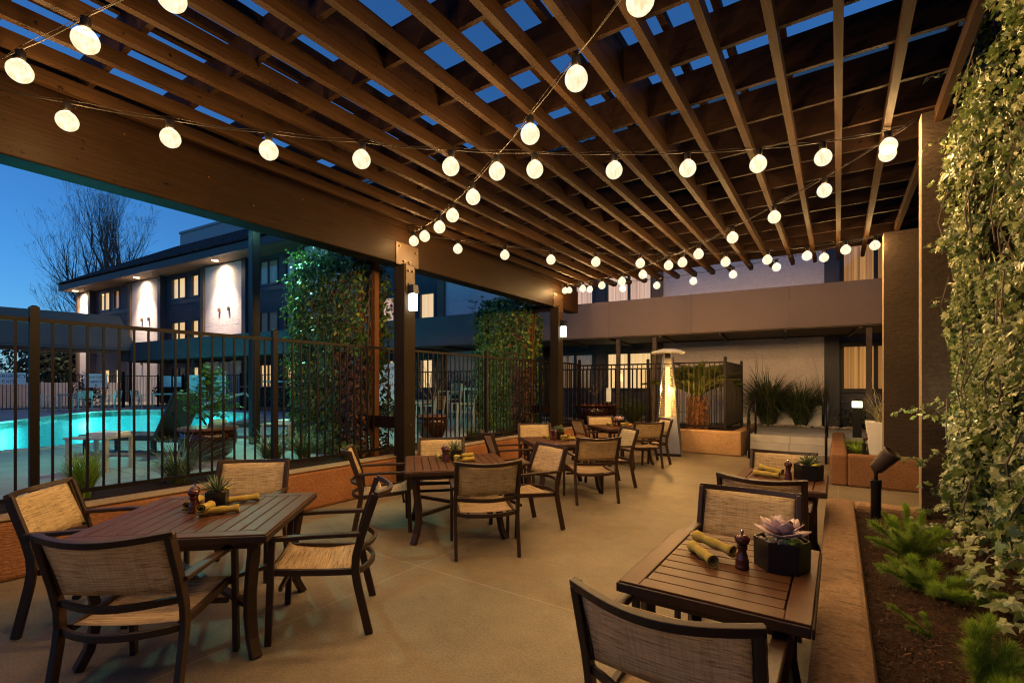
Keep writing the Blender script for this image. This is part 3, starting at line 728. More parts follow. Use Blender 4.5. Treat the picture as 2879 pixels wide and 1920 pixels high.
for n_, (x, y, a, nm, chairs, kind) in enumerate(SQ):
    t = T_sq if n_ == 0 else dup(T_sq)
    t.location = (x, y, 0); t.rotation_euler = (0, 0, R(a))
    tag(t, 'square bronze slatted table: ' + nm[4:], 'table', 'square dining tables')
    for q, (cx_, cy_, f) in enumerate(chairs):
        if n_ == 0 and q == 1: lab = 'sling chair at the far left edge, at the table nearest the camera'
        elif n_ == 0 and q == 3: lab = 'sling chair against the orange wall at the table nearest the camera'
        elif q == 1: lab = CH[1].format(nm)
        elif n_ == 0 and q == 2: lab = CH[3].format(nm)
        else: lab = CH[(0, 1, 2, 3)[q]].format(nm)
        if n_ > 0 and q == 1: lab = CH[1].format(nm)
        place_chair(cx_ + .372 * math.cos(R(f)), cy_ + .372 * math.sin(R(f)), f, lab, 'sling patio chairs')
    # table setting: laid out in the room's own axes round the table centre
    px, py = x - .10, y + .10
    p = square_pot(); put(p, px, py, ZTOP, R(a + 12), 'black square pot with {} on {}'.format(('spiky aloe', 'spiky aloe', 'bushy aloe', 'a pale rosette')[kind], nm), 'plant pot', 'succulent pots on the tables')
    if kind == 3: rosette(p, .115)
    else: agave((26, 24, 46)[kind], (.13, .13, .12)[kind], M['succulent'], p, 'succulent', .014, .105)
    moss(p, .042, .03, .115, .02)
    mill(x - .085, y - .055, 0, 'rosewood mill, nearer of the pair on ' + nm)
    mill(x - .16, y - .015, 1, 'rosewood mill, farther of the pair on ' + nm)
    napkin(x + .09, y - .06, R(a + 100), 'mustard napkin roll lying on top of another on ' + nm, .034, .12)
    napkin(x + .10, y + .02, R(a + 20), 'mustard napkin roll lying under another on ' + nm)
    napkin(x - .27, y + .02, R(a + 95), 'mustard napkin roll left of the mills on ' + nm)
    napkin(x - .10, y + .26, R(a + 25), 'mustard napkin roll behind the pot on ' + nm)
for n_, (x, y, nm, chs) in enumerate(((-.432, 2.455, 'the small table with the mauve succulent', ((-.475, 1.93-.02, 90), (-.49, 3.14, 270))), (-.435, 4.98, 'the farther small table', ((-.485, 4.42, 90), (-.475, 5.36, 270))))):
    t = T_sm if n_ == 0 else dup(T_sm)
    t.location = (x, y, 0); t.rotation_euler = (0, 0, R(90))
    tag(t, 'rectangular slatted table by the planter wall: ' + nm[4:], 'table', 'small tables along the planter wall')
    place_chair(chs[0][0], chs[0][1], chs[0][2], 'sling chair with its back to the camera at ' + nm, 'sling patio chairs')
    place_chair(chs[1][0], chs[1][1], chs[1][2], 'sling chair facing the camera behind ' + nm, 'sling patio chairs')
    p = hex_pot(); put(p, x + .215, y + .10, ZTOP, R(8), ('black hexagonal pot with a mauve rosette on ' if n_ == 0 else 'black hexagonal pot with grassy succulent on ') + nm, 'plant pot', 'hexagonal succulent pots')
    if n_ == 0: rosette(p, .145)
    else: agave(60, .11, M['succulent'], p, 'succulent', .011, .12)
    moss(p, .05, -.055, .132, .032)
    mill(x + .065, y - .015, .4, 'rosewood pepper mill beside the hexagonal pot on ' + nm)
    napkin(x - .085, y + .10, R(-28), 'mustard napkin roll on top of another on ' + nm, .030, .08)
    napkin(x - .115, y + .01, R(-52 if n_ == 0 else -12), 'mustard napkin roll under another on ' + nm)
#@@PART3
# ------------------------------------------------------------------ iron fences
def fence(label, path, z0, z1, posts, pitch=.115, pk=.018, post=.062, name='iron_fence', rails=True, ptop=.08):
    """path: polyline (x,y); posts: list of (x,y)"""
    t = thing(name, label, 'fence', (0, 0, 0))
    for a, b in zip(path, path[1:]):
        a = V((*a, 0)); b = V((*b, 0)); L_ = (b - a).length; d = (b - a) / L_
        mb = MB()
        for z in (z0 + .02, z1 - .02):
            mb.bar(a + V((0, 0, z)), b + V((0, 0, z)), .030, .038)
        k = int(L_ / pitch)
        for i in range(1, k):
            p = a + d * (i * L_ / k)
            if any((V((q[0], q[1], 0)) - p).length < .06 for q in posts): continue
            mb.box(p.x - pk/2, p.x + pk/2, p.y - pk/2, p.y + pk/2, z0 + .039, z1 - .039)
        mb.build('picket_panel', M['fence'], t)
    for x, y in posts:
        o = MB().box(x - post/2, x + post/2, y - post/2, y + post/2, z0 - .12, z1 + ptop).build('post', M['fence'], t)
        MB().lathe([(post*.78, 0), (post*.74, .012), (post*.3, .028)], 4, (x, y, z1 + ptop), True).build('cap', M['fence'], o)
    return t
FX = -5.84
fence('black iron picket fence standing behind the long orange wall on the pool side', [(FX, -3.2), (FX, -1.03), (FX, 1.17), (FX, 3.35), (FX, 5.03), (FX, 5.36), (FX, 7.74), (FX, 9.8), (FX, 11.95)], .58, 2.17, [(FX, -1.03), (FX, 1.17), (FX, 3.35), (FX, 5.50), (FX, 7.74), (FX, 9.86), (FX, 11.95)])
fence('black iron picket fence on the raised tan wall around the sago palm', [(FX, 11.95), (-2.15, 11.95), (-2.15, 14.2)], .60, 2.13, [(-3.95, 11.95), (-2.15, 11.95), (-2.15, 14.2)])
def fac(x, y0): return (x, y0 + .0864 * x)
fence('low black iron fence along the far side of the pool below the long canopy', [fac(-2.4, 13.7), fac(-9, 13.35), fac(-16, 13.2), fac(-23, 13.2), fac(-29.6, 13.2)], .50, 2.06, [fac(x, 13.2) for x in (-29.6, -27.2, -24.8, -22.4, -20, -17.6, -15.2, -12.8)], .12, .018, .06, ptop=.05)
fence('low black iron fence on the far left of the pool carrying the emergency exit sign', [fac(-29.6, 13.2), (-30.2, 8.0), (-30.6, 5.0), (-31, -3)], .50, 2.08, [(-30.05, 9.3), (-30.3, 7.3), (-30.45, 6.15), (-30.7, 3.6)], .12, .02, .11, ptop=.16)

# ------------------------------------------------------------------ leaf outlines
IVY = [(.0, -.02), (.30, -.16), (.46, .10), (.30, .30), (.42, .62), (.16, .60), (0, 1.02), (-.16, .60), (-.42, .62), (-.30, .30), (-.46, .10), (-.30, -.16)]
OVAL = [(0, 0), (.24, .25), (.28, .55), (.14, .85), (0, 1.05), (-.14, .85), (-.28, .55), (-.24, .25)]
STAR = [(0, 0), (.35, -.05), (.22, .18), (.62, .28), (.28, .40), (.42, .82), (.12, .55), (0, 1.1), (-.12, .55), (-.42, .82), (-.28, .40), (-.62, .28), (-.22, .18), (-.35, -.05)]
def rv(r): 
    while 1:
        v = V((r.uniform(-1, 1), r.uniform(-1, 1), r.uniform(-1, 1)))
        if .1 < v.length < 1: return v.normalized()

# ------------------------------------------------------------------ variegated ivy on the right
iv = thing('climbing_ivy', 'tall mass of pale variegated ivy climbing the dark wall at the right edge', 'ivy', (1.0, 4.6, 0))
iv.location = (0, 0, 0)
r = random.Random(21); mb = MB(); dk = MB()
def ivsurf(y, z):
    lo = .62 + .25 * max(0, (5.2 - y)) * .2
    return .82 + .24 * noise.noise((y * 1.3, z * 1.1, 3)) + .15 * noise.noise((y * 3.1, z * 3.1, 9)) + (.10 if z > 3.6 else 0) * (z - 3.6) - .10 * max(0, 1 - abs(z - 1.0) / .7) * max(0, (5.0 - y)) * .35
n_ = 0
while n_ < 19000:
    y = 5.70 - 2.7 * (r.random() ** 1.25); z = r.uniform(.5, 5.4)
    bot = .62 - .10 * noise.noise((y * 2.2, 0, 4)) + .12 * noise.noise((y * 7, 1, 4)) - .10
    if z < bot: continue
    if noise.noise((y * 2.6, z * 2.2, 12)) < -.22 and r.random() < .85: continue
    dep = abs(r.gauss(0, .07))
    x = ivsurf(y, z) + dep
    sz = r.choice((.022, .028, .034, .04, .052)) * r.uniform(.85, 1.2) * (1.45 if z < 1.3 else 1)
    nn = V((-1, -.55, .35)) + rv(r) * .85
    mb.leaf(IVY, (x, y, z), nn, V((0, 0, -1)) + rv(r) * .8, sz, .10 * r.uniform(-1, 1), r.uniform(0, .25)); n_ += 1
# front end that wraps round the pillar face
for _ in range(2600):
    x = r.uniform(.80, 1.7); z = r.uniform(.55, 5.3)
    y = 5.62 + .10 * noise.noise((x * 3, z * 2, 7)) - abs(r.gauss(0, .06))
    if noise.noise((x * 3.1, z * 2.6, 31)) < -.2: continue
    mb.leaf(IVY, (x, y, z), V((-.35, -1, .3)) + rv(r) * .8, V((0, 0, -1)) + rv(r) * .8, r.uniform(.03, .06), .1 * r.uniform(-1, 1), .1)
# loose sprigs reaching out past the pillar edge and onto the mulch
tw = MB()
def sprig(p, d, L_, nl, sag=.3, szr=(.03, .055)):
    p = V(p); d = V(d).normalized(); pts = []
    for i in range(8):
        u = i / 7; pts.append(p + d * L_ * u + V((0, 0, -sag * L_ * u * u + .03 * math.sin(u * 9))) + V((0, .02 * math.sin(u * 7), 0)))
    tw.tube(pts, [.0045 * (1 - .6 * i / 7) for i in range(8)], 5)
    for i in range(nl):
        q = pts[min(7, int(1 + 7 * i / nl))]
        mb.leaf(IVY, q + rv(r) * .025, V((-.5, -.7, .7)) + rv(r) * .6, rv(r) + V((-.3, 0, -.4)), r.uniform(*szr), .1, .1)
for (p, d, L_, nl) in (((.82,5.4,4.75),(-1,-.1,.10),.30,16),((.80,5.5,4.25),(-1,0,.05),.16,8),((.80,5.55,3.75),(-1,-.1,-.3),.20,7),((.78,5.5,3.3),(-1,0,.35),.14,6),((.78,5.5,2.78),(-1,0,.3),.17,6),((.78,5.55,2.3),(-1,0,.2),.12,5),
      ((.75,5.4,1.42),(-1,-.1,-.02),.34,20),((.75,5.4,1.34),(-1,-.1,.05),.22,10),((.75,5.4,.98),(-1,-.1,.02),.27,16),((.78,5.4,.75),(-1,-.1,.08),.20,9),((.78,5.2,.62),(-1,-.3,-.1),.30,12),((.80,4.9,.60),(-1,-.3,-.2),.34,12),((.78,4.5,.62),(-1,-.4,-.25),.28,10),((.8,4.2,.62),(-1,-.2,-.3),.26,10),((.82,3.9,.6),(-1,-.1,-.3),.3,9),((.82,3.6,.65),(-1,-.2,-.3),.25,8)):
    sprig(p, d, L_, nl)
for (x, y, z, s) in ((.60,4.55,.55,.075),(.66,4.2,.56,.07),(.62,3.95,.52,.085),(.70,3.75,.60,.08),(.66,3.55,.52,.095),(.74,3.5,.50,.10),(.70,3.3,.46,.09),(.76,3.35,.58,.08),(.64,4.35,.62,.07),(.68,4.7,.66,.07)):
    for q in range(5):
        mb.leaf(IVY, V((x, y, z)) + rv(r) * .07, V((-.5, -.5, .9)) + rv(r) * .4, rv(r) + V((-.4, -.2, -.2)), s * r.uniform(.7, 1.05), .12, .12)
for _ in range(70):
    y = r.uniform(3.6, 5.6); z = r.uniform(.5, 4.6); x = ivsurf(y, z) + .03
    tw.tube([(x, y, z), (x - .03, y + r.uniform(-.1, .1), z + .2), (x + .02, y + r.uniform(-.25, .25), z + .45)], .005, 4)
mb.raw('foliage', M['ivy_pale'], iv); tw.build('twigs', M['bark'], iv)

# ------------------------------------------------------------------ ivy trellises behind the fence
def trellis(label, ivlab, y, x0, x1, z1, n, seed, lit):
    tr = thing('timber_trellis', label, 'trellis', (0, 0, 0))
    for x in (-6.18, x1 + .15):
        MB().box(x - .045, x + .045, y - .045, y + .045, .45, z1 - .25).build('post', M['wood_z'], tr)
    MB().box(x1, -5.59, y - .09, y - .05, .92, 1.10).build('rail', M['wood_x'], tr)
    MB().box(x1, -5.59, y - .07, y - .03, z1 - .42, z1 - .26).build('rail', M['wood_x'], tr)
    t = thing('climbing_ivy', ivlab, 'ivy', (0, 0, 0)); r = random.Random(seed); mb = MB(); br = MB(); dv = MB()
    xm = (x0 + x1) / 2; k = 0
    while k < n:
        x = r.uniform(x1, x0); z = r.uniform(.5, z1 + .12); u = (x - x1) / (x0 - x1)
        th = .34 + .12 * noise.noise((x * 2, z * 1.6, seed))
        top = z1 + .10 * noise.noise((x * 3, 0, seed)) - .5 * max(0, (.16 - u)) / .16 * .8 - .25 * max(0, u - .8) / .2
        if z > top: continue
        edge = x1 + .12 * noise.noise((z * 2.2, 5, seed)) - (.12 if z > 1.9 else 0)
        if x < edge: continue
        side = -1 if r.random() < .62 else 1
        dpt = th * (1 - .55 * r.random() ** 2)
        if z > top - .25 or x < x1 + .25: dpt *= r.uniform(-1, 1) * .9; 
        p = V((x, y + side * dpt, z))
        nn = V((-.7 * (1 if u < .2 else .1), side * 1.0, .45 + (1 if z > top - .25 else 0))) + rv(r) * .8
        dry = u > .74 and z < 2.1 + .4 * noise.noise((x * 3, z * 2, 8)) and side < 0
        (br if (dry or (u > .7 and r.random() < .2)) else mb).leaf(OVAL if seed % 2 else IVY, p, nn, V((0, -.2, -1)) + rv(r) * .9, r.uniform(.055, .095), .1 * r.uniform(-1, 1), .15); k += 1
    for _ in range(150):
        x = x1 + (x0 - x1) * r.uniform(.45, 1.0); z = r.uniform(.5, z1 - .8); p = V((x, y - r.uniform(.05, .34), z)); pts = [p]
        for i in range(5):
            p = p + V((r.uniform(-.07, .07), r.uniform(-.05, .05), r.uniform(.02, .16))); pts.append(p)
        dv.tube(pts, r.uniform(.003, .008), 4)
    for _ in range(90):
        z = r.uniform(.8, z1); lft = r.random() < .6; x = (x1 + .05) if lft else r.uniform(x1 + .2, x0)
        if not lft: z = z1 - .05
        p = V((x, y + r.uniform(-.3, .1), z)); d = V((-1 if lft else r.uniform(-.5, .5), r.uniform(-.6, .2), r.uniform(-.2, .7))).normalized(); L_ = r.uniform(.08, .24)
        for i in range(7):
            q = p + d * L_ * i / 6 - V((0, 0, .12 * L_ * (i / 6) ** 2)); mb.leaf(OVAL if seed % 2 else IVY, q + rv(r) * .02, V((-.4, -.6, .6)) + rv(r) * .6, rv(r), r.uniform(.04, .07), .1, .1)
    core = MB()
    for i in range(14):
        x = x1 + .2 + (x0 - x1 - .3) * i / 13; core.tube([(x, y, .45), (x + r.uniform(-.1, .1), y + r.uniform(-.08, .08), 1.6), (x + r.uniform(-.2, .2), y, z1 - .4)], [.03, .02, .008], 5)
    mb.raw('foliage', M['ivy_dark'], t); br.raw('dry_foliage', M['dry_leaf'], t); dv.build('dry_vines', M['vine'], t); core.build('trunk', M['bark'], t)
trellis('brown timber trellis frame carrying ivy off the first pergola post', 'large green ivy mass on the trellis at the first pergola post', 5.22, -6.15, -8.30, 3.95, 15000, 11, 1)
trellis('brown timber trellis frame carrying ivy off the second pergola post', 'smaller dark ivy mass on the trellis at the second pergola post', 10.0, -6.05, -7.80, 3.74, 11000, 14, 0)

# ------------------------------------------------------------------ sconces
for y, z, lab in ((5.19, 2.98, 'glowing white box sconce on the first pergola post'), (9.98, 2.98, 'glowing white box sconce on the second pergola post, farther from the camera')):
    t = thing('wall_sconce', lab, 'wall lamp', (-5.36, y, z), 0, 'sconces on the pergola posts')
    MB().box(.0, .03, -.05, .05, -.04, .13).build('bracket', M['black_metal'], t, bevel=.005)
    MB().box(.015, .125, -.054, .054, -.03, .10).build('cap', M['black_metal'], t, bevel=.005)
    MB().box(.022, .118, -.047, .047, -.28, -.031).build('diffuser', M['sconce'], t, bevel=.01)

# ------------------------------------------------------------------ patio heater
t = thing('patio_heater', 'tall pyramid patio heater with a glowing flame tube beside the farthest table', 'patio heater', (-3.22, 11.12, 0), R(18))
hb = MB(); b0, b1, zc = .27, .175, .86
def frus(mb, r0, r1, z0, z1):
    mb.add([(-r0,-r0,z0),(r0,-r0,z0),(r0,r0,z0),(-r0,r0,z0),(-r1,-r1,z1),(r1,-r1,z1),(r1,r1,z1),(-r1,r1,z1)], [(3,2,1,0),(4,5,6,7),(0,1,5,4),(1,2,6,5),(2,3,7,6),(3,0,4,7)])
frus(hb, b0, b1 + .015, .06, zc); hb.build('body', M['steel'], t, bevel=.006)
MB().box(-.28, .28, -.28, .28, .0, .06).build('base', M['black_metal'], t, bevel=.006)
for sx in (-1, 1):
    for sy in (-1, 1):
        MB().sweep([(sx * .29, sy * .29, 0), (sx * .1, sy * .1, 2.22)], .028, .028, (sx, -sy, 0)).build('leg', M['steel'], t)
gr = MB()
for i in range(34):
    z = zc + .03 + i * .0385; k = .19 - (.19 - .075) * (z - zc) / (2.2 - zc)
    for a, b in (((-k,-k),(k,-k)),((k,-k),(k,k)),((k,k),(-k,k)),((-k,k),(-k,-k))):
        gr.bar((*a, z), (*b, z), .008, .008)
gr.build('grille', M['grille'], t)
MB().lathe([(.062, zc + .01), (.056, 1.5), (.046, 2.0)], 16).build('flame_tube', M['flame'], t, smooth=True)
MB().lathe([(.085, 2.2), (.085, 2.30)], 4, (0, 0, 0), True).build('collar', M['black_metal'], t)
l = bpy.data.lights.new('flame_lamp', 'POINT'); l.energy = 170; l.color = (1, .52, .15); l.shadow_soft_size = .05
o = bpy.data.objects.new('flame_lamp', l); C.objects.link(o); o.parent = t; o.location = (.10, -.10, 1.5)
hd = MB(); frus(hd, .36, .12, 2.32, 2.40); hd.box(-.36, .36, -.36, .36, 2.305, 2.319); hd.build('reflector', M['parapet'], t, bevel=.004)

# ------------------------------------------------------------------ plants
def blades(name, m, n, h, spread, w=.008, seed=1, parent=None, seg=6, up=.5):
    mb = MB(); r = random.Random(seed)
    for i in range(n):
        a = r.uniform(0, 2 * PI); L_ = h * r.uniform(.55, 1.15); out = spread * r.uniform(.25, 1.1); b = r.uniform(0, .12 * spread)
        p0 = V((math.cos(a) * b, math.sin(a) * b, 0)); d = V((math.cos(a), math.sin(a), 0)); sd = V((-d.y, d.x, 0)); vs = []; dr = r.uniform(.2, 1.0)
        for k in range(seg):
            u = k / (seg - 1); q = p0 + d * out * u ** 1.6 + V((0, 0, L_ * (u - up * dr * u ** 2.6))) + sd * .03 * math.sin(u * 3 + i)
            ww = w * (1 - u ** 2) * r.uniform(.8, 1.1) + .0006
            vs += [q - sd * ww, q + sd * ww]
        mb.add(vs, [(2*k, 2*k+1, 2*k+3, 2*k+2) for k in range(seg - 1)])
    return mb.raw(name, m, parent)
def grass_clump(label, x, y, z, n, h, spread, m, w=.008, seed=1, cat='grass plant', up=.5):
    t = thing('grass_clump', label, cat, (x, y, z)); blades('blades', m, n, h, spread, w, seed, t, 6, up); return t
grass_clump('large arching grass clump behind the fence, left of the brown glazed pot', -6.40, 2.5, .45, 300, .66, .85, M['grass'], .0042, 3, up=.8)
grass_clump('small round yellow-green tuft behind the fence near the camera', -6.25, 1.62, .45, 420, .46, .24, M['fern'], .006, 4, up=.1)
grass_clump('grass tuft behind the fence beside the tall dark pole', -6.6, 3.75, .45, 230, .6, .6, M['grass'], .006, 5)
grass_clump('grass tuft behind the fence below the white-topped side table', -6.7, 4.3, .45, 230, .55, .6, M['grass'], .006, 6)
grass_clump('low leafy grass behind the fence at the foot of the first ivy', -6.25, 4.75, .45, 170, .32, .30, M['fern'], .009, 7)
grass_clump('grass tuft behind the fence between the two ivy trellises', -6.3, 7.9, .45, 150, .36, .42, M['grass'], .007, 8)
grass_clump('grass tuft at the foot of the second ivy trellis', -6.25, 8.9, .45, 140, .34, .38, M['grass'], .007, 9)
grass_clump('spiky grass tuft against the second pergola post', -5.9, 10.6, .47, 130, .8, .35, M['grass_dark'], .008, 10)
grass_clump('big dark strappy grass clump against the pale wall above the steps', -1.62, 15.2, .45, 1100, 1.85, 1.35, M['grass_dark'], .015, 12, up=.85)
grass_clump('dark strappy grass clump at the right end of the bed above the steps', -.85, 15.3, .45, 700, 1.6, 1.05, M['grass_dark'], .014, 13, up=.85)
grass_clump('fine upright reedy grass behind the strappy clumps by the pale wall', -1.9, 15.9, .45, 150, 1.9, .5, M['grass_dark'], .006, 14, up=.05)
grass_clump('wispy reed tuft rising beside the navy column', -.35, 15.85, .45, 110, 1.8, .5, M['grass_dark'], .006, 15, up=.05)
t = grass_clump('pale arching grass spilling out of the white planter', .60, 10.05, .93, 70, .85, .75, M['grass_pale'], .006, 16, up=.75)
wp = thing('planter_box', 'tapered white planter half hidden behind the far pillar', 'planter', (.62, 10.05, .38))
mb = MB(); k0, k1, h = .18, .24, .60
for_ = [(-k0,-k0,0),(k0,-k0,0),(k0,k0,0),(-k0,k0,0),(-k1,-k1,h),(k1,-k1,h),(k1,k1,h),(-k1,k1,h),(-k1+.03,-k1+.03,h),(k1-.03,-k1+.03,h),(k1-.03,k1-.03,h),(-k1+.03,k1-.03,h),(-k1+.03,-k1+.03,h-.05),(k1-.03,-k1+.03,h-.05),(k1-.03,k1-.03,h-.05),(-k1+.03,k1-.03,h-.05)]
mb.add(for_, [(3,2,1,0),(12,13,14,15)] + [(a*4+i, a*4+(i+1)%4, a*4+4+(i+1)%4, a*4+4+i) for a in range(3) for i in range(4)]); mb.build('box', M['white_planter'], wp, bevel=.008)
grass_clump('low green groundcover tuft beside the white planter', .30, 10.3, .38, 260, .22, .28, M['fern'], .007, 17)
grass_clump('low green groundcover at the back of the planter box', .30, 11.3, .38, 220, .22, .32, M['fern'], .007, 18)

def foxtail(label, x, y, z, plumes, seed):
    t = thing('foxtail_fern', label, 'fern', (x, y, z), 0, 'foxtail ferns in the mulch bed'); r = random.Random(seed)
    for (az, el, L_, rad) in plumes:
        mb = MB(); a = R(az); e = R(el); d = V((math.cos(a) * math.cos(e), math.sin(a) * math.cos(e), math.sin(e))); hz = V((math.cos(a), math.sin(a), 0))
        pts = [d * L_ * u / 9 + hz * .16 * L_ * (u / 9) ** 2 - V((0, 0, .10 * L_ * (u / 9) ** 3)) for u in range(10)]
        n = int(2400 * L_ / .3); rad *= 1.25
        for i in range(n):
            u = r.random(); k = u * 8.999; j = int(k); p = pts[j].lerp(pts[j+1], k - j); tdir = (pts[j+1] - pts[j]).normalized()
            o = rv(r); o = (o - tdir * o.dot(tdir)).normalized(); wdt = rad * (1 + .3 * math.sin(u * 17 + az)) * min(1, .35 + u * 2.2) * (1 if u < .78 else max(.12, 1 - ((u - .78) / .22) ** 1.6)) * r.uniform(.55, 1.15)
            q = p + o * wdt * .15; tip = p + (o + tdir * r.uniform(.1, .9) + rv(r) * .3).normalized() * wdt * r.uniform(.9, 1.5); sd = tdir.cross(o) * .0013
            mb.add([q - sd, q + sd, tip], [(0, 1, 2)])
        mb.tube(pts, .003, 4)
        mb.raw('plume', M['fern'], t)
foxtail('tallest upright foxtail fern, in the mulch near the bronze spotlight', .42, 4.32, .37, [(100,80,.42,.032),(60,74,.38,.035),(160,72,.36,.036),(190,55,.36,.032),(230,62,.3,.034),(0,60,.32,.036),(300,66,.30,.036),(330,45,.30,.033),(120,60,.34,.033),(270,75,.34,.035),(45,52,.33,.032),(210,36,.32,.026)], 1)
foxtail('low spreading foxtail fern in the middle of the mulch bed', .43, 3.66, .37, [(160,50,.26,.034),(190,38,.28,.030),(120,62,.24,.034),(20,32,.30,.036),(350,22,.32,.034),(320,24,.28,.032),(70,60,.22,.034),(200,60,.2,.034),(280,42,.2,.034),(5,45,.24,.036)], 2)
foxtail('small sparse foxtail fern in the mulch bed close to the wall', .37, 3.05, .37, [(170,42,.20,.016),(120,70,.12,.016),(200,30,.10,.014)], 3)
foxtail('bright green foxtail fern at the lower right corner of the frame', .46, 2.58, .37, [(95,80,.30,.036),(70,68,.34,.034),(30,48,.28,.036),(350,36,.24,.038),(10,24,.30,.036),(330,40,.22,.040),(120,84,.22,.038),(45,60,.26,.036),(300,50,.2,.038)], 4)
# chips and dead leaves on the mulch
mb = MB(); r = random.Random(8)
for _ in range(7000):
    p = V((r.uniform(.15, 1.25), r.uniform(1.6, 5.6), .385 + r.uniform(-.005, .012))); s = r.uniform(.005, .013); d = rv(r); d.z *= .3; sd = d.cross(V((0, 0, 1))).normalized() * s * .28; d = d.normalized() * s
    mb.add([p - d - sd, p + d - sd * .6, p + d + sd * .8, p - d + sd], [(0, 1, 2, 3)])
tag(mb.raw('mulch_chips', M['chips']), kind='stuff')
# river rocks along the upper bed
mb = MB(); r = random.Random(9)
for i in range(60):
    x = -2.5 + 3.0 * i / 60; s = r.uniform(.03, .08); mb.lathe([(s*.3, -.02), (s, .005), (s*.85, s*.4), (s*.3, s*.6)], 8, (x + r.uniform(-.03, .03), 15.12 + r.uniform(-.06, .10), .47))
tag(mb.build('edging_rocks', M['rock'], smooth=True), kind='stuff')

# sago palm
t = thing('sago_palm', 'sago palm with arching fronds and an orange-lit shaggy trunk behind the raised fence', 'palm', (-2.98, 12.85, .45))
mb = MB(); mb.lathe([(.16, 0), (.24, .15), (.23, .45), (.19, .75), (.10, .85)], 20)
r = random.Random(5)
for _ in range(520):
    a = r.uniform(0, 2 * PI); z = r.uniform(.02, .84); rr = .21 - .04 * abs(z - .35)
    p = V((math.cos(a) * rr, math.sin(a) * rr, z)); d = V((math.cos(a), math.sin(a), -.15)).normalized(); sd = V((-math.sin(a), math.cos(a), 0)) * .02
    mb.add([p - sd, p + sd, p + d * .09 + V((0, 0, -.03)), p + V((0, 0, .035))], [(0, 1, 2), (1, 3, 2), (3, 0, 2)])
mb.build('trunk', M['sago_trunk'], t)
for i in range(62):
    a = i * 2.399; e = R(30 + 56 * r.random() ** .7); L_ = r.uniform(1.05, 1.4); d = V((math.cos(a) * math.cos(e), math.sin(a) * math.cos(e), math.sin(e))); hz = V((math.cos(a), math.sin(a), 0)); mb = MB()
    pts = [V((0, 0, .80)) + d * L_ * u / 11 + hz * .28 * L_ * (u / 11) ** 2 - V((0, 0, .34 * L_ * (u / 11) ** 2.2)) for u in range(12)]
    mb.tube(pts, .007, 4)
    for k in range(84):
        u = .12 + .88 * k / 84; q = u * 10.99; j = int(q); p = pts[j].lerp(pts[j+1], q - j); td = (pts[j+1] - pts[j]).normalized(); sd0 = td.cross(V((0, 0, 1))).normalized(); up = sd0.cross(td)
        ln = .20 * (math.sin(PI * min(.96, u * .9 + .06)) ** .5)
        for s_ in (-1, 1):
            tip = p + (sd0 * s_ * .85 + td * .75 + up * .35).normalized() * ln; mb.add([p - td * .010, p + td * .010, tip], [(0, 1, 2)])
    mb.raw('frond', M['sago'], t)
t = thing('cycad', 'dark arching cycad fronds behind the fence, left of the patio heater', 'palm', (-4.75, 13.2, .45))
for i in range(26):
    a = i * 2.399; e = R(r.uniform(25, 80)); L_ = r.uniform(.9, 1.35); d = V((math.cos(a) * math.cos(e), math.sin(a) * math.cos(e), math.sin(e))); hz = V((math.cos(a), math.sin(a), 0)); mb = MB()
    pts = [d * L_ * u / 9 + hz * .3 * L_ * (u / 9) ** 2 - V((0, 0, .3 * L_ * (u / 9) ** 2.2)) for u in range(10)]; mb.tube(pts, .007, 4)
    for k in range(60):
        u = .1 + .9 * k / 60; q = u * 8.99; j = int(q); p = pts[j].lerp(pts[j+1], q - j); td = (pts[j+1] - pts[j]).normalized(); sd0 = td.cross(V((0, 0, 1))).normalized()
        for s_ in (-1, 1): mb.add([p - td * .006, p + td * .006, p + (sd0 * s_ + td * .7).normalized() * .17], [(0, 1, 2)])
    mb.raw('frond', M['sago'], t)

# branching trees
def branch(mb, p, d, L_, rad, depth, r, spread, tips, nseg=4, up=.12, n=6, thin=.62):
    pts = [p]; rs = [rad]
    for i in range(nseg):
        d = (d + rv(r) * .16 + V((0, 0, up * .35))).normalized(); p = p + d * L_ / nseg; pts.append(p); rs.append(rad * (1 - .45 * (i + 1) / nseg))
    mb.tube(pts, rs, n if depth > 2 else (4 if depth > 1 else 3), False)
    if depth == 0: tips.append((p, d)); return
    k = r.choice((2, 3, 3)) if depth > 1 else 3
    for i in range(k):
        a = rv(r); nd = (d + (a - d * a.dot(d)) * spread * r.uniform(.6, 1.3) + V((0, 0, up))).normalized()
        branch(mb, p if i else pts[-1], nd, L_ * r.uniform(.62, .86), rs[-1] * r.uniform(.6, .85), depth - 1, r, spread, tips, nseg, up, n, thin)
    if depth > 1:
        for i in range(2):
            j = r.randint(1, nseg - 1); a = rv(r); branch(mb, pts[j], (d + (a - d * a.dot(d)) * .9).normalized(), L_ * .5, rs[j] * .4, max(0, depth - 2), r, spread, tips, nseg, up, n)
t = thing('bare_tree', 'tall bare branching tree behind the left end of the hotel, against the dusk sky', 'tree', (-58.5, 17.0, 0))
mb = MB(); r = random.Random(31); tips = []
mb.tube([(0, 0, 0), (.1, 0, 3), (.2, .1, 6.5)], [.55, .5, .45], 10)
base = V((.2, .1, 6.5))
for (a, e, L_) in ((205, 60, 4.4), (150, 74, 4.8), (25, 66, 4.4), (80, 84, 5.0), (260, 78, 4.8), (35, 74, 4.6), (200, 28, 3.0), (110, 70, 4.4), (215, 8, 2.6), (210, 45, 4.0)):
    d = V((math.cos(R(a)) * math.cos(R(e)), math.sin(R(a)) * math.cos(R(e)), math.sin(R(e)))); branch(mb, base + V((0, 0, r.uniform(-1, .6))), d, L_ * .9, .30, 5, r, .42, tips, 4, .22, 6)
mb.build('trunk', M['bark'], t)
tg = MB()
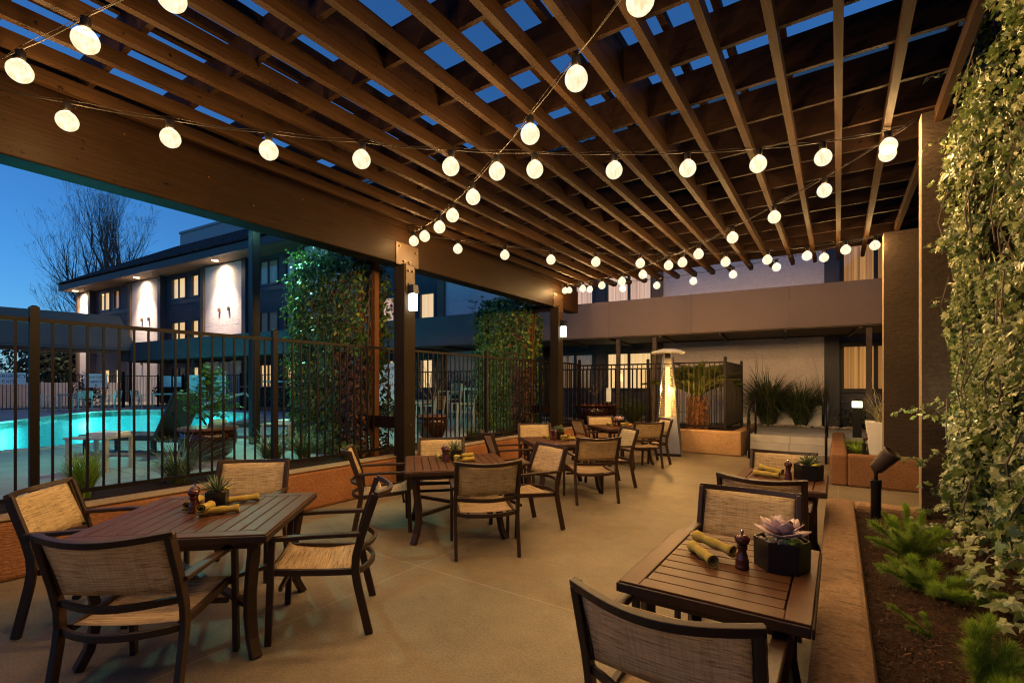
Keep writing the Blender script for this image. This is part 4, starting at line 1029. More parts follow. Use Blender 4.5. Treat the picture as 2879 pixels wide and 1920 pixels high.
for p, d in tips:
    if r.random() < .55:
        e = (d + rv(r) * .6).normalized(); tg.tube([p, p + e * r.uniform(.25, .6)], [.013, .006], 3, False)
tg.build('twigs', M['bark'], t)

def bowl(parent, rr, h, m=None):
    mb = MB(); mb.lathe([(rr*.45, 0), (rr*.78, h*.18), (rr*.97, h*.5), (rr*1.0, h*.72), (rr*.93, h*.9)], 32); mb.build('pot', M['glaze'], parent, smooth=True)
    mb = MB(); mb.lathe([(rr*.93, h*.9), (rr*1.03, h*.92), (rr*1.05, h*.97), (rr*1.0, h), (rr*.92, h*.99), (rr*.9, h*.92), (rr*.02, h*.90)], 32); mb.build('rim', M['glaze_rim'], parent, smooth=True)
def potted_bare(label, plabel, x, y, z, rr, h, th, seed, m):
    t = thing('glazed_pot', label, 'plant pot', (x, y, z)); bowl(t, rr, h)
    q = thing('bare_shrub', plabel, 'shrub', (x, y, z + h * .9)); mb = MB(); tips = []; r = random.Random(seed)
    mb.tube([(0, 0, -.03), (.01, .01, th * .16), (.02, 0, th * .3)], [.03, .026, .022], 7)
    for a in range(5):
        e = R(r.uniform(40, 75)); an = a * 1.256 + r.uniform(-.3, .3)
        branch(mb, V((.02, 0, th * .28)), V((math.cos(an) * math.cos(e), math.sin(an) * math.cos(e), math.sin(e))), th * .3, .014, 3, r, .6, tips, 3, .1, 5)
    mb.build('trunk', m, q)
potted_bare('wide brown glazed bowl behind the fence near the patio heater', 'small bare branching shrub in the wide bowl behind the farthest table', -5.75, 12.75, .45, .60, .60, 1.0, 3, M['bark_pale'])
potted_bare('round brown glazed pot behind the fence between the two posts', 'twiggy leafless shrub in the round pot between the two posts', -6.95, 7.35, .45, .31, .52, 1.05, 4, M['bark_pale'])
t = thing('glazed_pot', 'big dark glazed pot by the pool behind the fence near the lounger', 'plant pot', (-7.95, 3.52, .45)); bowl(t, .39, .50)
q = thing('maple_tree', 'bright green young maple growing in the big dark glazed pot', 'tree', (-7.95, 3.52, .92)); mb = MB(); r = random.Random(12); lf = MB()
mb.tube([(0, 0, -.03), (.02, .02, .15), (0, .03, .3)], [.02, .017, .012], 6)
for layer, (z, rad, k) in enumerate(((.22, .42, 8), (.42, .44, 9), (.60, .30, 7), (.78, .20, 6), (.90, .10, 4))):
    for i in range(k):
        a = i * 2 * PI / k + layer * .7; L_ = rad * r.uniform(.45, .9); tip = V((math.cos(a) * L_, math.sin(a) * L_, z + L_ * .25)); mb.tube([(0, .02, z * .7), tip * .55 + V((0, 0, z * .42)), tip], [.007, .004, .002], 4)
        for _ in range(26):
            p = V((0, 0, z * .7)).lerp(tip, r.uniform(.45, 1.1)) + rv(r) * .07; lf.leaf(STAR, p, V((0, 0, 1)) + rv(r) * .6, rv(r), r.uniform(.035, .065), .05, .2)
mb.build('trunk', M['bark'], q); lf.raw('crown', M['maple'], q)
#@@PART4
# ------------------------------------------------------------------ hotel
PHI = math.atan(.0864)
ht = thing('hotel_building', 'three storey hotel with white stucco panels, navy window bays and a dark tiled roof', 'building', (0, 16.1, 0), PHI)
P0, PER = -4.66, 8.60
PW = [4.32, 4.1, 3.85, 3.65, 3.5, 1.6]
ZB, ZE = .3, 8.42
MB().box(-47, 7, .45, 9, ZB, ZE).build('core', M['navy'], ht)
panels = []
for k in range(6):
    x0 = P0 - PER * k + (.7 if k == 5 else 0); x1 = x0 + PW[k]; panels.append((x0, x1))
    mb = MB(); mb.box(x0, x1, -.22, .3, ZB, 4.93); mb.box(x0, x1, -.22, .3, 4.95, ZE - .06); mb.box(x0, x1, -.20, .3, 4.93, 4.95)
    mb.build('stucco_panel', M['stucco_white'], ht)
    MB().box(x0 - .34, x0 - .002, -.34, .3, ZB, ZE).build('pilaster', M['taupe'], ht)
    MB().box(x1 + .002, x1 + .34, -.34, .3, ZB, ZE).build('pilaster', M['navy'], ht)
    if k in (3, 4, 2):
        for z in (5.7, 2.9):
            for dx in (.40, .64):
                x = x0 + (x1 - x0) * dx; MB().box(x - .07, x + .07, -.32, -.22, z, z + .22).build('vent', M['taupe'], ht)
#   bays: (start, end, windows per floor (floor: list of curtain keys))
bays = []
bays.append((-.34, 5.2, {1: ['cur_orange', 'cur_orange'], 2: ['cur_orange', 'cur_orange'], 3: ['cur_dark'] * 2}, ((.40, 1.96), (2.2, 3.9))))
lit = {0: {1: ['cur_dim', 'cur_bright'], 2: ['cur_pink', 'cur_pink'], 3: ['cur_dark'] * 2}, 1: {1: ['cur_bright', 'cur_bright'], 2: ['cur_pink', 'cur_bright'], 3: ['cur_dark'] * 2},
       2: {1: ['cur_bright', 'cur_bright'], 2: ['cur_dark', 'cur_dark'], 3: ['cur_dark', 'cur_dark']}, 3: {1: ['cur_dark', 'cur_bright'], 2: ['cur_bright', 'cur_bright'], 3: ['cur_bright', 'cur_bright']},
       4: {1: ['cur_bright', 'cur_bright'], 2: ['cur_dark', 'cur_dark'], 3: ['cur_bright', 'cur_orange']}}
for k in range(5):
    a = panels[k + 1][1]; b = panels[k][0]
    if k == 0: ws = ((.72, 2.12), (2.55, 4.12))
    else: ws = ((1.0, 2.62), (3.2, 4.05))
    bays.append((a, b, lit[k], ws))
ZW = {1: (1.42, 2.70), 2: (4.14, 5.48), 3: (6.86, 8.18)}
for (a, b, lt, ws) in bays:
    # siding between the windows, cut round the openings
    xs = [a + .34] + [a + q for w in ws for q in w] + [b - .34]
    mb = MB()
    for i in range(0, len(xs) - 1, 2):
        if xs[i+1] > xs[i] + .02: mb.box(xs[i], xs[i+1], 0, .3, ZB, ZE)
    for w in ws:
        z = ZB
        for f in (1, 2, 3):
            mb.box(a + w[0], a + w[1], 0, .3, z, ZW[f][0]); z = ZW[f][1]
        mb.box(a + w[0], a + w[1], 0, .3, z, ZE)
    mb.build('siding', M['siding'], ht)
    for f in (1, 2, 3): MB().box(a + .34, b - .34, -.04, -.001, ZW[f][0] - .32, ZW[f][0] - .08).build('trim_band', M['navy'], ht)
    for f in (1, 2, 3):
        for w, key in zip(ws, lt[f]):
            x0, x1 = a + w[0], a + w[1]; z0, z1 = ZW[f]; e = .07; mid = (x0 + x1) / 2
            fr = MB(); fr.box(x0 - .04, x1 + .04, -.03, .05, z1 - e, z1 + .05); fr.box(x0 - .04, x1 + .04, -.05, .05, z0 - .04, z0 + e)
            fr.box(x0 - .04, x0 + e, -.028, .05, z0 + e, z1 - e); fr.box(x1 - e, x1 + .04, -.028, .05, z0 + e, z1 - e)
            if x1 - x0 > 1.0: fr.box(mid - .045, mid + .045, -.02, .05, z0 + e, z1 - e)
            wo = fr.build('window', M['win_frame'], ht)
            MB().box(x0 + e, x1 - e, .02, .026, z0 + e, z1 - e).build('pane', M['glass'], wo)
            cu = MB(); n = int((x1 - x0) * 26); vs = []
            for i in range(n + 1):
                x = x0 + (x1 - x0) * i / n; y = .16 + .03 * math.sin(i * 1.9 + f) + .012 * math.sin(i * .7)
                vs += [(x, y, z0), (x, y, z1)]
            cu.add(vs, [(2*i, 2*i+2, 2*i+3, 2*i+1) for i in range(n)]); cu.build('curtain', M[key], wo, smooth=True)
# lamp seen through the drapes in the bay behind the heater
b0 = bays[1][0]
MB().lathe([(.13, 0), (.10, .24)], 16, (b0 + 2.95, .12, 1.72)).build('room_lamp', M['lampshade'], ht, smooth=True)
# soffit, fascia, tiled roof, parapet
MB().box(-46.9, 7.5, -1.30, .5, ZE, ZE + .06).build('soffit', M['soffit'], ht)
MB().box(-46.9, 7.5, -1.42, -1.30, ZE - .04, ZE + .36).build('fascia', M['fascia'], ht)
MB().box(-47.02, -46.9, -1.42, 9, ZE - .04, ZE + .36).build('fascia', M['fascia'], ht)
rf = MB(); ncol = 1092; vs = []
ra, rb, y0, y1, z0, z1 = -47.0, 7.6, -1.52, 2.1, ZE + .38, ZE + 2.75
rows = 12
for j in range(rows + 1):
    v = j / rows
    for i in range(ncol + 1):
        x = ra + (rb - ra) * i / ncol
        hip = 8.8 * v
        xx = max(x, ra + hip)
        z = z0 + (z1 - z0) * v + .11 * abs(math.sin(PI * (x - ra) / .40))
        vs.append((xx, y0 + (y1 - y0) * v, z))
rf.add(vs, [(j*(ncol+1)+i, j*(ncol+1)+i+1, (j+1)*(ncol+1)+i+1, (j+1)*(ncol+1)+i) for j in range(rows) for i in range(ncol)])
vs = []
for j in range(rows + 1):
    v = j / rows
    for i in range(121):
        y = y0 + 8.5 * i / 120; yy = max(y, y0 + (y1 - y0) * v)
        vs.append((ra + 8.8 * v, yy, z0 + (z1 - z0) * v + .055 * abs(math.sin(PI * i / 2.5))))
rf.add(vs, [(j*121+i, j*121+i+1, (j+1)*121+i+1, (j+1)*121+i) for j in range(rows) for i in range(120)])
rf.build('roof', M['tile'], ht, smooth=False)
MB().box(-37.6, 7, 2.0, 8, ZE + 2.3, ZE + 2.75 + .90).build('parapet', M['parapet'], ht)
MB().box(-37.64, 7, 1.93, 2.0, ZE + 2.75 + .80, ZE + 2.75 + .95).build('parapet_cap', M['parapet'], ht)
for k in (3, 4, 5):
    x0, x1 = panels[k]; x = (x0 + x1) / 2 + (.1 if k < 5 else 0); y = -.75
    d = MB().lathe([(.16, -.012), (.16, 0)], 18, (x, y, ZE)).build('downlight', M['downlight'], ht)
    l = bpy.data.lights.new('downlight_lamp', 'SPOT'); l.energy = 420; l.spot_size = R(160); l.spot_blend = 1.0; l.color = (1, .74, .42); l.shadow_soft_size = .1
    o = bpy.data.objects.new('downlight_lamp', l); C.objects.link(o); o.parent = ht; o.location = (x, y + .08, ZE - .06); o.rotation_euler = (R(4), 0, 0)
    l = bpy.data.lights.new('downlight_beam', 'SPOT'); l.energy = 2200; l.spot_size = R(78); l.spot_blend = 1.0; l.color = (1, .80, .56); l.shadow_soft_size = .15
    o = bpy.data.objects.new('downlight_beam', l); C.objects.link(o); o.parent = ht; o.location = (x, y - .30, ZE - .06); o.rotation_euler = (R(14), 0, 0)

# long fabric walkway canopy in front of the hotel
cp = thing('walkway_canopy', 'long taupe fabric walkway canopy running along the front of the hotel', 'canopy', (0, 16.1, 0), PHI)
for i in range(17):
    x1 = 3.2 - 2.2 * i; x0 = x1 - 2.196
    mb = MB(); mb.add([(x0, -2.9, 2.93), (x1, -2.9, 2.93), (x1, -2.82, 3.93), (x0, -2.82, 3.93), (x0, -.36, 4.02), (x1, -.36, 4.02), (x0, -2.88, 2.93), (x1, -2.88, 2.93), (x1, -2.80, 3.90), (x0, -2.80, 3.90), (x0, -.36, 3.99), (x1, -.36, 3.99)],
                      [(0, 1, 2, 3), (3, 2, 5, 4), (7, 6, 9, 8), (8, 9, 10, 11), (0, 6, 7, 1), (0, 3, 9, 6), (3, 4, 10, 9), (2, 1, 7, 8), (5, 2, 8, 11), (4, 5, 11, 10)])
    mb.build('fabric_panel', M['canopy'], cp)
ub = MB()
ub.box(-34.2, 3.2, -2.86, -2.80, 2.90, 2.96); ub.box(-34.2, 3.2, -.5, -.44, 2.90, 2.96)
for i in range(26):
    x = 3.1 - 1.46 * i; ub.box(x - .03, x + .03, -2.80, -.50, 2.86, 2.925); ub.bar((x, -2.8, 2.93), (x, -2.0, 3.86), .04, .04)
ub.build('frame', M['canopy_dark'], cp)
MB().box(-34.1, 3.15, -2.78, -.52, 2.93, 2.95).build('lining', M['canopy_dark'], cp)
for x in (.33, -4.35, -5.35, -9.2, -13.6, -18, -22.4, -26.8):
    MB().box(x - .05, x + .05, -2.84, -2.74, .45, 2.86).build('post', M['canopy_dark'], cp)
# side awning at the left of the pool
aw = thing('side_awning', 'big dark grey fabric awning at the far left behind the pool, with a slanted end', 'awning', (0, 0, 0))
A, B = V((-33.2, 5.0, 0)), V((-32.4, 10.7, 0)); A = B + (A - B) * 3.5; nb = V((-.99, .14, 0))
def q_(p, z, d): return (p + nb * d) + V((0, 0, z))
dB = (A - B).normalized()
mb = MB(); mb.add([q_(A, 3.5, 0), q_(B, 3.5, 0), q_(B + dB * .75, 5.38, .4), q_(A, 5.38, .4), q_(A, 3.5, 3.5), q_(B, 3.5, 3.5), q_(B + dB * .75, 5.38, 3.2), q_(A, 5.38, 3.2)], [(0,1,2,3),(1,5,6,2),(3,2,6,7),(5,4,7,6)])
mb.build('fabric', M['awning'], aw)
MB().add([q_(A, 3.46, .02), q_(B, 3.46, .02), q_(B, 3.62, .02), q_(A, 3.62, .02), q_(A, 3.46, 3.4), q_(B, 3.46, 3.4), q_(B, 3.62, 3.4), q_(A, 3.62, 3.4)], [(0,1,2,3),(1,5,6,2),(4,7,6,5),(0,4,5,1),(0,3,7,4)]).build('frame', M['canopy_dark'], aw)
for k in (.3, 5.5, 12):
    p = B + dB * k + nb * .2; MB().box(p.x-.06, p.x+.06, p.y-.06, p.y+.06, .45, 3.47).build('post', M['canopy_dark'], aw)
an = tag(MB().box(-50, -38.5, -14, 6.1, 0, 8.5).build('annex_building', M['stucco_pink']), 'pinkish stucco building seen under the dark awning at the far left', 'building')
MB().box(-38.5, -38.42, 2.2, 4.25, .45, 3.35).build('door', M['navy'], an)
tag(MB().box(-45, -41, 6.4, 13.2, .45, 1.75).build('garden_wall', M['stucco_white']), 'low pale garden wall behind the red shrub at the far left', 'wall')

# ------------------------------------------------------------------ bushes and trees beyond the pool
def bush(name, label, cat, x, y, z, rx, ry, h, n, m, lf, seed, outline=OVAL, trunkh=0, par=None, mats='hedge'):
    t = thing(name, label, cat, (x, y, z)); r = random.Random(seed); mb = MB(); tr = MB()
    for _ in range(n):
        d = rv(r); k = r.random() ** .35; lump = 1 + .25 * noise.noise((d.x * 2 + seed, d.y * 2, d.z * 2))
        p = V((d.x * rx * k * lump, d.y * ry * k * lump, trunkh + h / 2 + d.z * h / 2 * k * lump))
        mb.leaf(outline, p, d + V((0, 0, .4)) + rv(r) * .6, rv(r), lf * r.uniform(.6, 1.2), .1, .1)
    for _ in range(7):
        a = r.uniform(0, 6.28); tr.tube([(0, 0, 0), (math.cos(a) * rx * .3, math.sin(a) * ry * .3, trunkh + h * .35), (math.cos(a) * rx * .7, math.sin(a) * ry * .7, trunkh + h * .75)], [.05, .03, .01], 5)
    mb.raw('crown', M[m], t); tr.build('trunk', M['bark'], t)
def fx(x, d): v = V((x, d)); return (x, 16.1 + .0864 * x - d)
bush('hedge', 'clipped olive hedge behind the caution sign at the far side of the pool', 'hedge', *fx(-30.2, 1.6), .45, 3.2, .7, 1.75, 3000, 'hedge', .12, 3)
bush('shrub', 'dark rounded shrub by the lit doorway behind the red pole', 'shrub', *fx(-20.2, 2.0), .45, 1.5, .7, 1.6, 1400, 'hedge', .12, 4)
bush('shrub', 'second dark shrub near the lit doorway, left of the ivy', 'shrub', *fx(-17.6, 2.0), .45, 1.2, .7, 1.1, 1100, 'hedge', .11, 5)
bush('shrub', 'dark bush in front of the lit window between the two posts', 'shrub', *fx(-11.6, 1.5), .45, .85, .6, 1.7, 1200, 'hedge', .10, 6)
bush('shrub', 'red-leaved shrub behind the pool capacity sign', 'shrub', -33.6, 8.9, .45, .9, .8, 2.0, 700, 'red_leaf', .13, 7)
bush('shrub', 'reddish ground shrubs below the signs on the far fence', 'shrub', *fx(-29.0, 2.0), .45, 3.0, .5, .7, 900, 'red_leaf', .10, 8)
bush('tree', 'dark leafy tree under the grey awning, left of the hotel end', 'tree', -52, 12.5, .3, 4.2, 4.2, 6.2, 3600, 'dark_foliage', .42, 9)
bush('tree', 'second dark tree just showing over the awning beside the hotel end', 'tree', -56, 18.5, .3, 3.4, 3.4, 8.8, 2600, 'dark_foliage', .42, 10)
bush('shrub', 'low dark plants at the base of the right hotel window', 'shrub', .8, 15.4, .45, 1.0, .4, .55, 700, 'hedge', .09, 13)

# ------------------------------------------------------------------ signs on the far fence
def text(par, s, x, z, size, y=-.012, m='ink'):
    cu = bpy.data.curves.new('lettering', 'FONT'); cu.body = s; cu.size = size; cu.align_x = 'CENTER'; cu.extrude = .001; cu.materials.append(M[m])
    tmp = bpy.data.objects.new('tmp', cu); C.objects.link(tmp); bpy.context.view_layer.update()
    me = bpy.data.meshes.new_from_object(tmp.evaluated_get(bpy.context.evaluated_depsgraph_get())); bpy.data.objects.remove(tmp)
    me.materials.clear(); me.materials.append(M[m])
    o = bpy.data.objects.new('lettering', me); C.objects.link(o); o.parent = par; o.location = (x, y, z); o.rotation_euler = (R(90), 0, 0); return o
def sign(label, loc, rz, w, h, lines=(), bars=0, btop=0):
    t = thing('pool_sign', label, 'sign', loc, rz)
    MB().box(-w/2, w/2, -.008, .008, 0, h).build('board', M['sign'], t)
    for s, z, sz in lines: text(t, s, 0, z, sz)
    if bars:
        mb = MB(); r = random.Random(int(w * 100))
        for i in range(bars):
            z = h - btop - (h - btop - .05) * (i + .5) / bars; k = r.uniform(.6, .88) * w / 2; mb.box(-k, k, -.0105, -.0085, z - .010, z + .010)
        mb.build('small_print', simple('print_grey', (.3, .36, .40), .8), t)
    return t
sign('white EMERGENCY EXIT sign on the gate at the far left of the pool', (-30.28, 5.25, 1.62), R(93), 1.12, .52, (('EMERGENCY', .30, .20), ('EXIT', .06, .20)))
sign('white pool user capacity sign on the far left fence', (-30.0, 8.2, 1.48), R(88), .86, .66, (('Pool User', .45, .18), ('Capacity', .24, .18), ('6', .04, .18)))
def fsign(label, x, z, w, h, **k): 
    p = fac(x, 13.12); return sign(label, (*p, z), PHI, w, h, **k)
fsign('small white notice on the far fence, leftmost of the row by the hotel', -28.6, 1.50, .95, .55, bars=5, btop=.05)
fsign('second small white notice on the far fence beside the leftmost one', -27.55, 1.50, .75, .52, bars=5, btop=.05)
fsign('largest white pool rules board on the far fence', -25.75, .72, 1.42, 1.36, bars=22, btop=.12)
fsign('white CAUTION sign on the far fence, right of the large rules board', -23.85, .98, .92, 1.06, lines=(('CAUTION', .86, .19),), bars=14, btop=.26)
sign('white warning no lifeguard on duty sign beside the first ivy trellis', (-11.9, 10.6, .95), R(40), .72, 1.35, (('WARNING', 1.12, .15), ('NO', .86, .18), ('LIFEGUARD', .60, .125), ('ON DUTY', .36, .15)))
sign('small pale notice on the fence right of the second post', (-4.98, 11.915, 1.15), 0, .13, .36)
t = thing('rescue_pole', 'red pool pole hanging along the far fence', 'pole', (0, 0, 0)); MB().tube([(*fac(-22.2, 13.08), 1.52), (*fac(-15.2, 13.08), 1.50)], .03, 8).build('shaft', M['rail_red'], t)
t = thing('rescue_pole', 'white pool pole hanging above the red one on the far fence', 'pole', (0, 0, 0)); MB().tube([(*fac(-20.6, 13.06), 1.74), (*fac(-16.2, 13.06), 1.73)], .03, 8).build('shaft', M['teal_metal'], t)
for x, y, rz in ((-24.0, 9.62, PHI + .02), (-19.4, 9.98, PHI)):
    t = thing('depth_marker', 'white tile with a black 5 on the pool edge ' + ('behind the lounger' if x < -20 else 'near the pool handrail'), 'depth marker', (x, y, .24), rz); MB().box(-.14, .14, .06, .075, 0, .17).build('tile', M['sign'], t); text(t, '5', 0, .02, .18, .055)

# ------------------------------------------------------------------ pool side furniture
def side_table(label, x, y, rz, towel):
    t = thing('side_table', label, 'side table', (x, y, ZT), rz, 'pool side tables')
    MB().box(-.28, .28, -.25, .25, .43, .455).build('table_top', M['pool_table'], t, bevel=.004)
    for sx in (-1, 1):
        for sy in (-1, 1): MB().box(sx*.24-.022, sx*.24+.022, sy*.21-.022, sy*.21+.022, 0, .429).build('leg', M['pool_table'], t)
    mb = MB(); mb.box(-.218, .218, .198, .222, .17, .20); mb.box(-.218, .218, -.222, -.198, .17, .20); mb.build('stretcher', M['pool_table'], t)
    if towel:
        f = thing('folded_towel', towel, 'towel', (x + .05, y + .08, ZT + .456), rz); mb = MB()
        for k in range(2): mb.box(-.19, .19, -.13, .13, k * .028, k * .028 + .026)
        mb.build('layers', M['towel'], f, bevel=.012)
side_table('pale metal side table with a folded white towel, left of the wicker lounger', -8.15, 2.28, R(34), 'folded white towel on the left side table')
side_table('pale metal side table with a white towel, just right of the tall dark pole', -8.3, 4.92, R(30), 'folded white towel on the right side table')
def lounger(label, x, y, rz):
    t = thing('wicker_lounger', label, 'sun lounger', (x, y, ZT), rz, 'black wicker loungers')
    MB().box(-.33, .33, -.95, .42, .24, .33).build('seat', M['wicker'], t, bevel=.02)
    mb = MB(); mb.sweep([(0, .40, .30), (0, .70, .92), (0, .74, 1.0)], .66, .06, (1, 0, 0)); mb.build('backrest', M['wicker'], t, bevel=.015)
    for sx in (-1, 1):
        for yy in (-.85, .35): MB().box(sx*.28-.03, sx*.28+.03, yy-.03, yy+.03, 0, .239).build('leg', M['black_metal'], t)
        MB().bar((sx*.27, .66, .70), (sx*.27, .95, .27), .03, .02).build('strut', M['black_metal'], t)
    mb = MB(); mb.box(-.3, .3, .42, 1.0, .22, .26); mb.build('rear_frame', M['wicker'], t)
lounger('black wicker sun lounger with raised back in front of the pool', -9.55, 3.3, R(-62))
lounger('second black wicker lounger partly hidden behind the first ivy', -10.3, 5.9, R(-40))
t = thing('light_pole', 'tall square dark lamp pole rising from the pool deck to behind the beam', 'lamp pole', (-9.35, 4.96, .45))
MB().box(-.075, .075, -.075, .075, 0, 4.3).build('shaft', M['black_metal'], t, bevel=.006)
MB().box(-.30, .30, -.11, .11, 4.3, 4.40).build('lamp_head', M['black_metal'], t, bevel=.01)
MB().box(-.27, .27, -.09, .09, 4.285, 4.299).build('lens', emis('pole_lamp_glow', (.45, 1.0, .72), 4), t)
l = bpy.data.lights.new('pole_lamp', 'SPOT'); l.energy = 4300; l.spot_size = R(150); l.spot_blend = .35; l.color = (.30, 1.0, .68); l.shadow_soft_size = .10
o = bpy.data.objects.new('pole_lamp', l); C.objects.link(o); o.parent = t; o.location = (0, 0, 4.18)
t = thing('pool_handrail', 'sloping teal-lit pool handrail beside the maple', 'handrail', (0, 0, 0)); MB().tube([(-12.9, 4.85, .2), (-12.55, 4.98, .62), (-12.45, 5.05, .95), (-12.9, 5.75, 1.15), (-13.9, 7.1, 1.36), (-14.1, 7.4, 1.2), (-14.1, 7.4, .4)], .035, 8).build('tube', M['handrail'], t, smooth=True)
t = thing('hydrant_cap', 'small beige capped stub on the pool edge by the glazed pot', 'post', (-12.0, 5.55, .45)); MB().lathe([(.13, 0), (.13, .2), (.16, .21), (.16, .3), (.12, .34)], 14).build('cap', simple('beige_plastic', (.5, .36, .2), .6), t, smooth=True)
# outdoor dining sets by the pool
def patio_set_chair(t_label, x, y, rz, tall=0, gr='aluminium chairs by the pool'):
    t = thing('slat_chair', t_label, 'chair', (x, y, ZT), rz, gr); s = .45 + tall; hb_ = .88 + tall
    for sx in (-1, 1):
        MB().sweep([(sx*.24, -.24, 0), (sx*.24, -.2, s), (sx*.24, -.27, hb_)], .035, .05, (1, 0, 0)).build('leg', M['teal_metal'], t)
        MB().sweep([(sx*.24, .24, 0), (sx*.24, .22, s + .2)], .035, .045, (1, 0, 0)).build('leg', M['teal_metal'], t)
        MB().bar((sx*.24, .23, s + .21), (sx*.24, -.22, s + .21), .05, .025).build('armrest', M['teal_metal'], t)
    mb = MB()
    for i in range(5): mb.box(-.222, .222, -.19 + i*.085, -.125 + i*.085, s - .02, s)
    mb.build('seat', M['teal_metal'], t)
    mb = MB()
    for i in range(5): z = s + .12 + i * .068; y_ = -.205 - .07 * (z - s) / .43; mb.box(-.222, .222, y_ - .012, y_ + .012, z, z + .045)
    mb.build('backrest', M['slat_brown'] if tall or i_s else M['teal_metal'], t)
def patio_set_table(label, x, y, rz, w=.9, tall=0):
    t = thing('outdoor_table', label, 'table', (x, y, ZT), rz, 'aluminium tables by the pool'); h = .74 + tall
    mb = MB()
    for i in range(7): mb.box(-w/2 + .04 + i*(w-.08)/7, -w/2 + .03 + (i+1)*(w-.08)/7, -w/2+.04, w/2-.04, h - .02, h)
    mb.build('tabletop', M['slat_brown'], t)
    fr = MB(); fr.box(-w/2, w/2, -w/2, -w/2+.039, h-.06, h+.004); fr.box(-w/2, w/2, w/2-.039, w/2, h-.06, h+.004); fr.box(-w/2, -w/2+.039, -w/2+.04, w/2-.04, h-.06, h+.004); fr.box(w/2-.039, w/2, -w/2+.04, w/2-.04, h-.06, h+.004); fr.build('rim', M['teal_metal'], t)
    for sx in (-1, 1):
        for sy in (-1, 1): MB().box(sx*(w/2-.05)-.03, sx*(w/2-.05)+.03, sy*(w/2-.05)-.03, sy*(w/2-.05)+.03, 0, h - .061).build('leg', M['teal_metal'], t)
i_s = 0
patio_set_table('aluminium outdoor table at the far end of the pool below the capacity sign', -27.9, 7.1, .4, 1.1)
patio_set_chair('aluminium chair left of the far table below the capacity sign', -27.9, 5.9, .2); patio_set_chair('aluminium chair right of the far table below the capacity sign', -27.2, 8.0, 2.4); patio_set_chair('aluminium chair with its back to the pool at the capacity sign table', -26.9, 6.9, 1.7)
patio_set_table('aluminium outdoor table in front of the pool rules board', -26.9, 10.05, .1, .95)
patio_set_chair('aluminium chair at the left of the table by the rules board', -27.6, 9.2, -.9); patio_set_chair('aluminium chair in the middle, in front of the rules board', -25.2, 10.45, 1.6); patio_set_chair('aluminium chair turned sideways below the caution sign', -23.6, 10.7, 1.2)
i_s = 1
patio_set_table('bright aluminium slatted table just past the first post', -9.0, 8.55, .5, 1.3)
patio_set_chair('slatted aluminium chair seen between the first ivy and the post', -10.1, 7.0, -.2); patio_set_chair('slatted aluminium chair beyond the round glazed pot', -7.9, 8.3, 1.9); patio_set_chair('slatted aluminium chair at the far side of the bright table', -8.0, 9.6, 2.6)
patio_set_chair('tall slatted bar chair left of the second ivy', -8.9, 10.1, 2.9, .3); patio_set_table('tall aluminium bar table left of the second ivy', -8.3, 10.6, .4, .7, .32)

lw = thing('planter_box', 'long low white planter wall at the foot of the pale stucco wall', 'planter', (0, 16.1, 0), PHI)
MB().box(-4.4, -.42, -.62, -.52, .45, 1.02).build('front', M['white_planter'], lw, bevel=.006); MB().box(-4.4, -.42, -.515, -.24, .45, .96).build('soil', M['soil'], lw)
# ------------------------------------------------------------------ lamps and rails on the right
def handrail(label, x):
    t = thing('handrail', label, 'handrail', (0, 0, 0), 0, 'handrails of the steps'); m = M['black_metal']
    MB().tube([(x, 11.55, 0), (x, 11.55, .98)], .024, 10).build('post', m, t, smooth=True)
    MB().tube([(x, 12.55, .45), (x, 12.55, 1.42)], .024, 10).build('post', m, t, smooth=True)
    MB().tube([(x, 11.42, .62), (x, 11.36, .66), (x, 11.36, .92), (x, 11.45, 1.0), (x, 11.6, 1.06), (x, 12.5, 1.45), (x, 12.66, 1.46), (x, 12.70, 1.40), (x, 12.70, 1.15), (x, 12.62, 1.08)], .020, 10).build('rail', m, t, smooth=True)
    for y, z in ((11.55, .78), (12.55, 1.2)): MB().lathe([(.03, -.02), (.036, 0), (.03, .02)], 10, (x, y, z)).build('collar', m, t, smooth=True)
handrail('black handrail at the left of the steps', -1.60); handrail('black handrail at the right of the steps', -.20)
t = thing('bollard_light', 'dark bollard path light with a glowing white head by the planter box', 'bollard light', (.34, 12.9, .40))
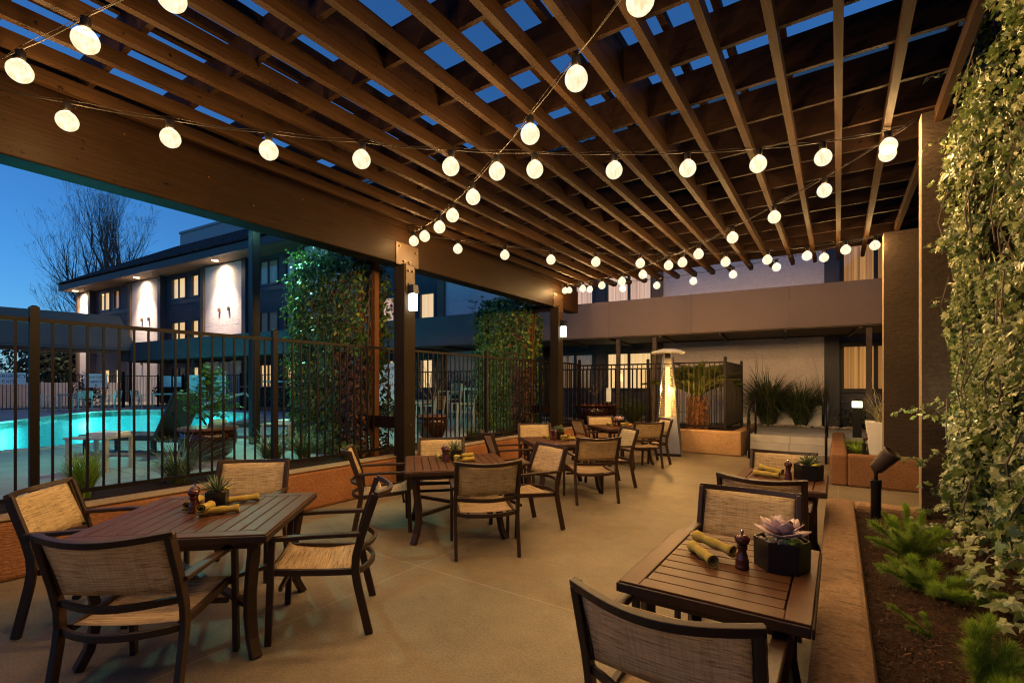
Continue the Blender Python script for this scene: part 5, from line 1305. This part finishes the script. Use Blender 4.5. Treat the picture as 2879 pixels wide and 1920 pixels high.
MB().box(-.08, .08, -.08, .08, 0, .70).build('shaft', M['black_metal'], t, bevel=.006); MB().box(-.088, .088, -.088, .088, .701, .83).build('lens', M['bollard'], t, bevel=.006); MB().box(-.095, .095, -.095, .095, .831, .87).build('cap', M['black_metal'], t, bevel=.006)
def spotlight(label, x, y, z, s, aim, tilt, power, on):
    t = thing('garden_spotlight', label, 'spotlight', (x, y, z))
    MB().lathe([(.036*s, -.05), (.036*s, .25*s), (.040*s, .252*s), (.040*s, .315*s), (.036*s, .32*s)], 20).build('stake', M['black_metal'], t, smooth=False)
    MB().lathe([(.014*s, .32*s), (.014*s, .37*s), (.02*s, .375*s), (.02*s, .39*s), (.01*s, .40*s)], 12).build('knuckle', M['lamp_bronze'], t, smooth=True)
    mb = MB(); mb.lathe([(.026*s, -.02*s), (.052*s, .0), (.056*s, .05*s), (.068*s, .17*s), (.068*s, .19*s), (.060*s, .19*s), (.058*s, .165*s)], 28)
    o = mb.build('head', M['lamp_bronze'], t, smooth=True); o.location = (0, 0, .41*s); o.rotation_euler = (0, tilt, aim)
    ln = MB().lathe([(.056*s, .166*s), (.056*s, .170*s)], 24).build('lens', M['bollard'] if on else M['lamp_bronze'], o)
    l = bpy.data.lights.new('spotlight_lamp', 'SPOT'); l.energy = power; l.spot_size = R(95); l.spot_blend = .7; l.color = (1, .82, .50); l.shadow_soft_size = .04
    q = bpy.data.objects.new('spotlight_lamp', l); C.objects.link(q); q.parent = o; q.location = (0, 0, .2*s); q.rotation_euler = (PI, 0, 0)
spotlight('bronze bullet spotlight on a black stake at the end of the mulch bed', .285, 5.50, .37, 1.1, R(-20), R(38), 45, False)
spotlight('small lit spotlight in the planter box aimed at the white planter', .36, 9.95, .38, .75, R(10), R(50), 6, True)

# ------------------------------------------------------------------ pool lamps
for i, (x, y, z, e) in enumerate(((-20.9, 3.95, -.15, 2600), (-25.6, 6.9, -.1, 2200), (-22.0, 9.6, -.2, 1500), (-14.6, -1.5, -.2, 1800), (-16.2, 4.5, -.7, 1500))):
    l = bpy.data.lights.new('pool_lamp', 'POINT'); l.energy = e * .05; l.color = (.50, 1.0, .92); l.shadow_soft_size = .15
    o = bpy.data.objects.new('pool_lamp', l); C.objects.link(o); o.location = (x, y, z)
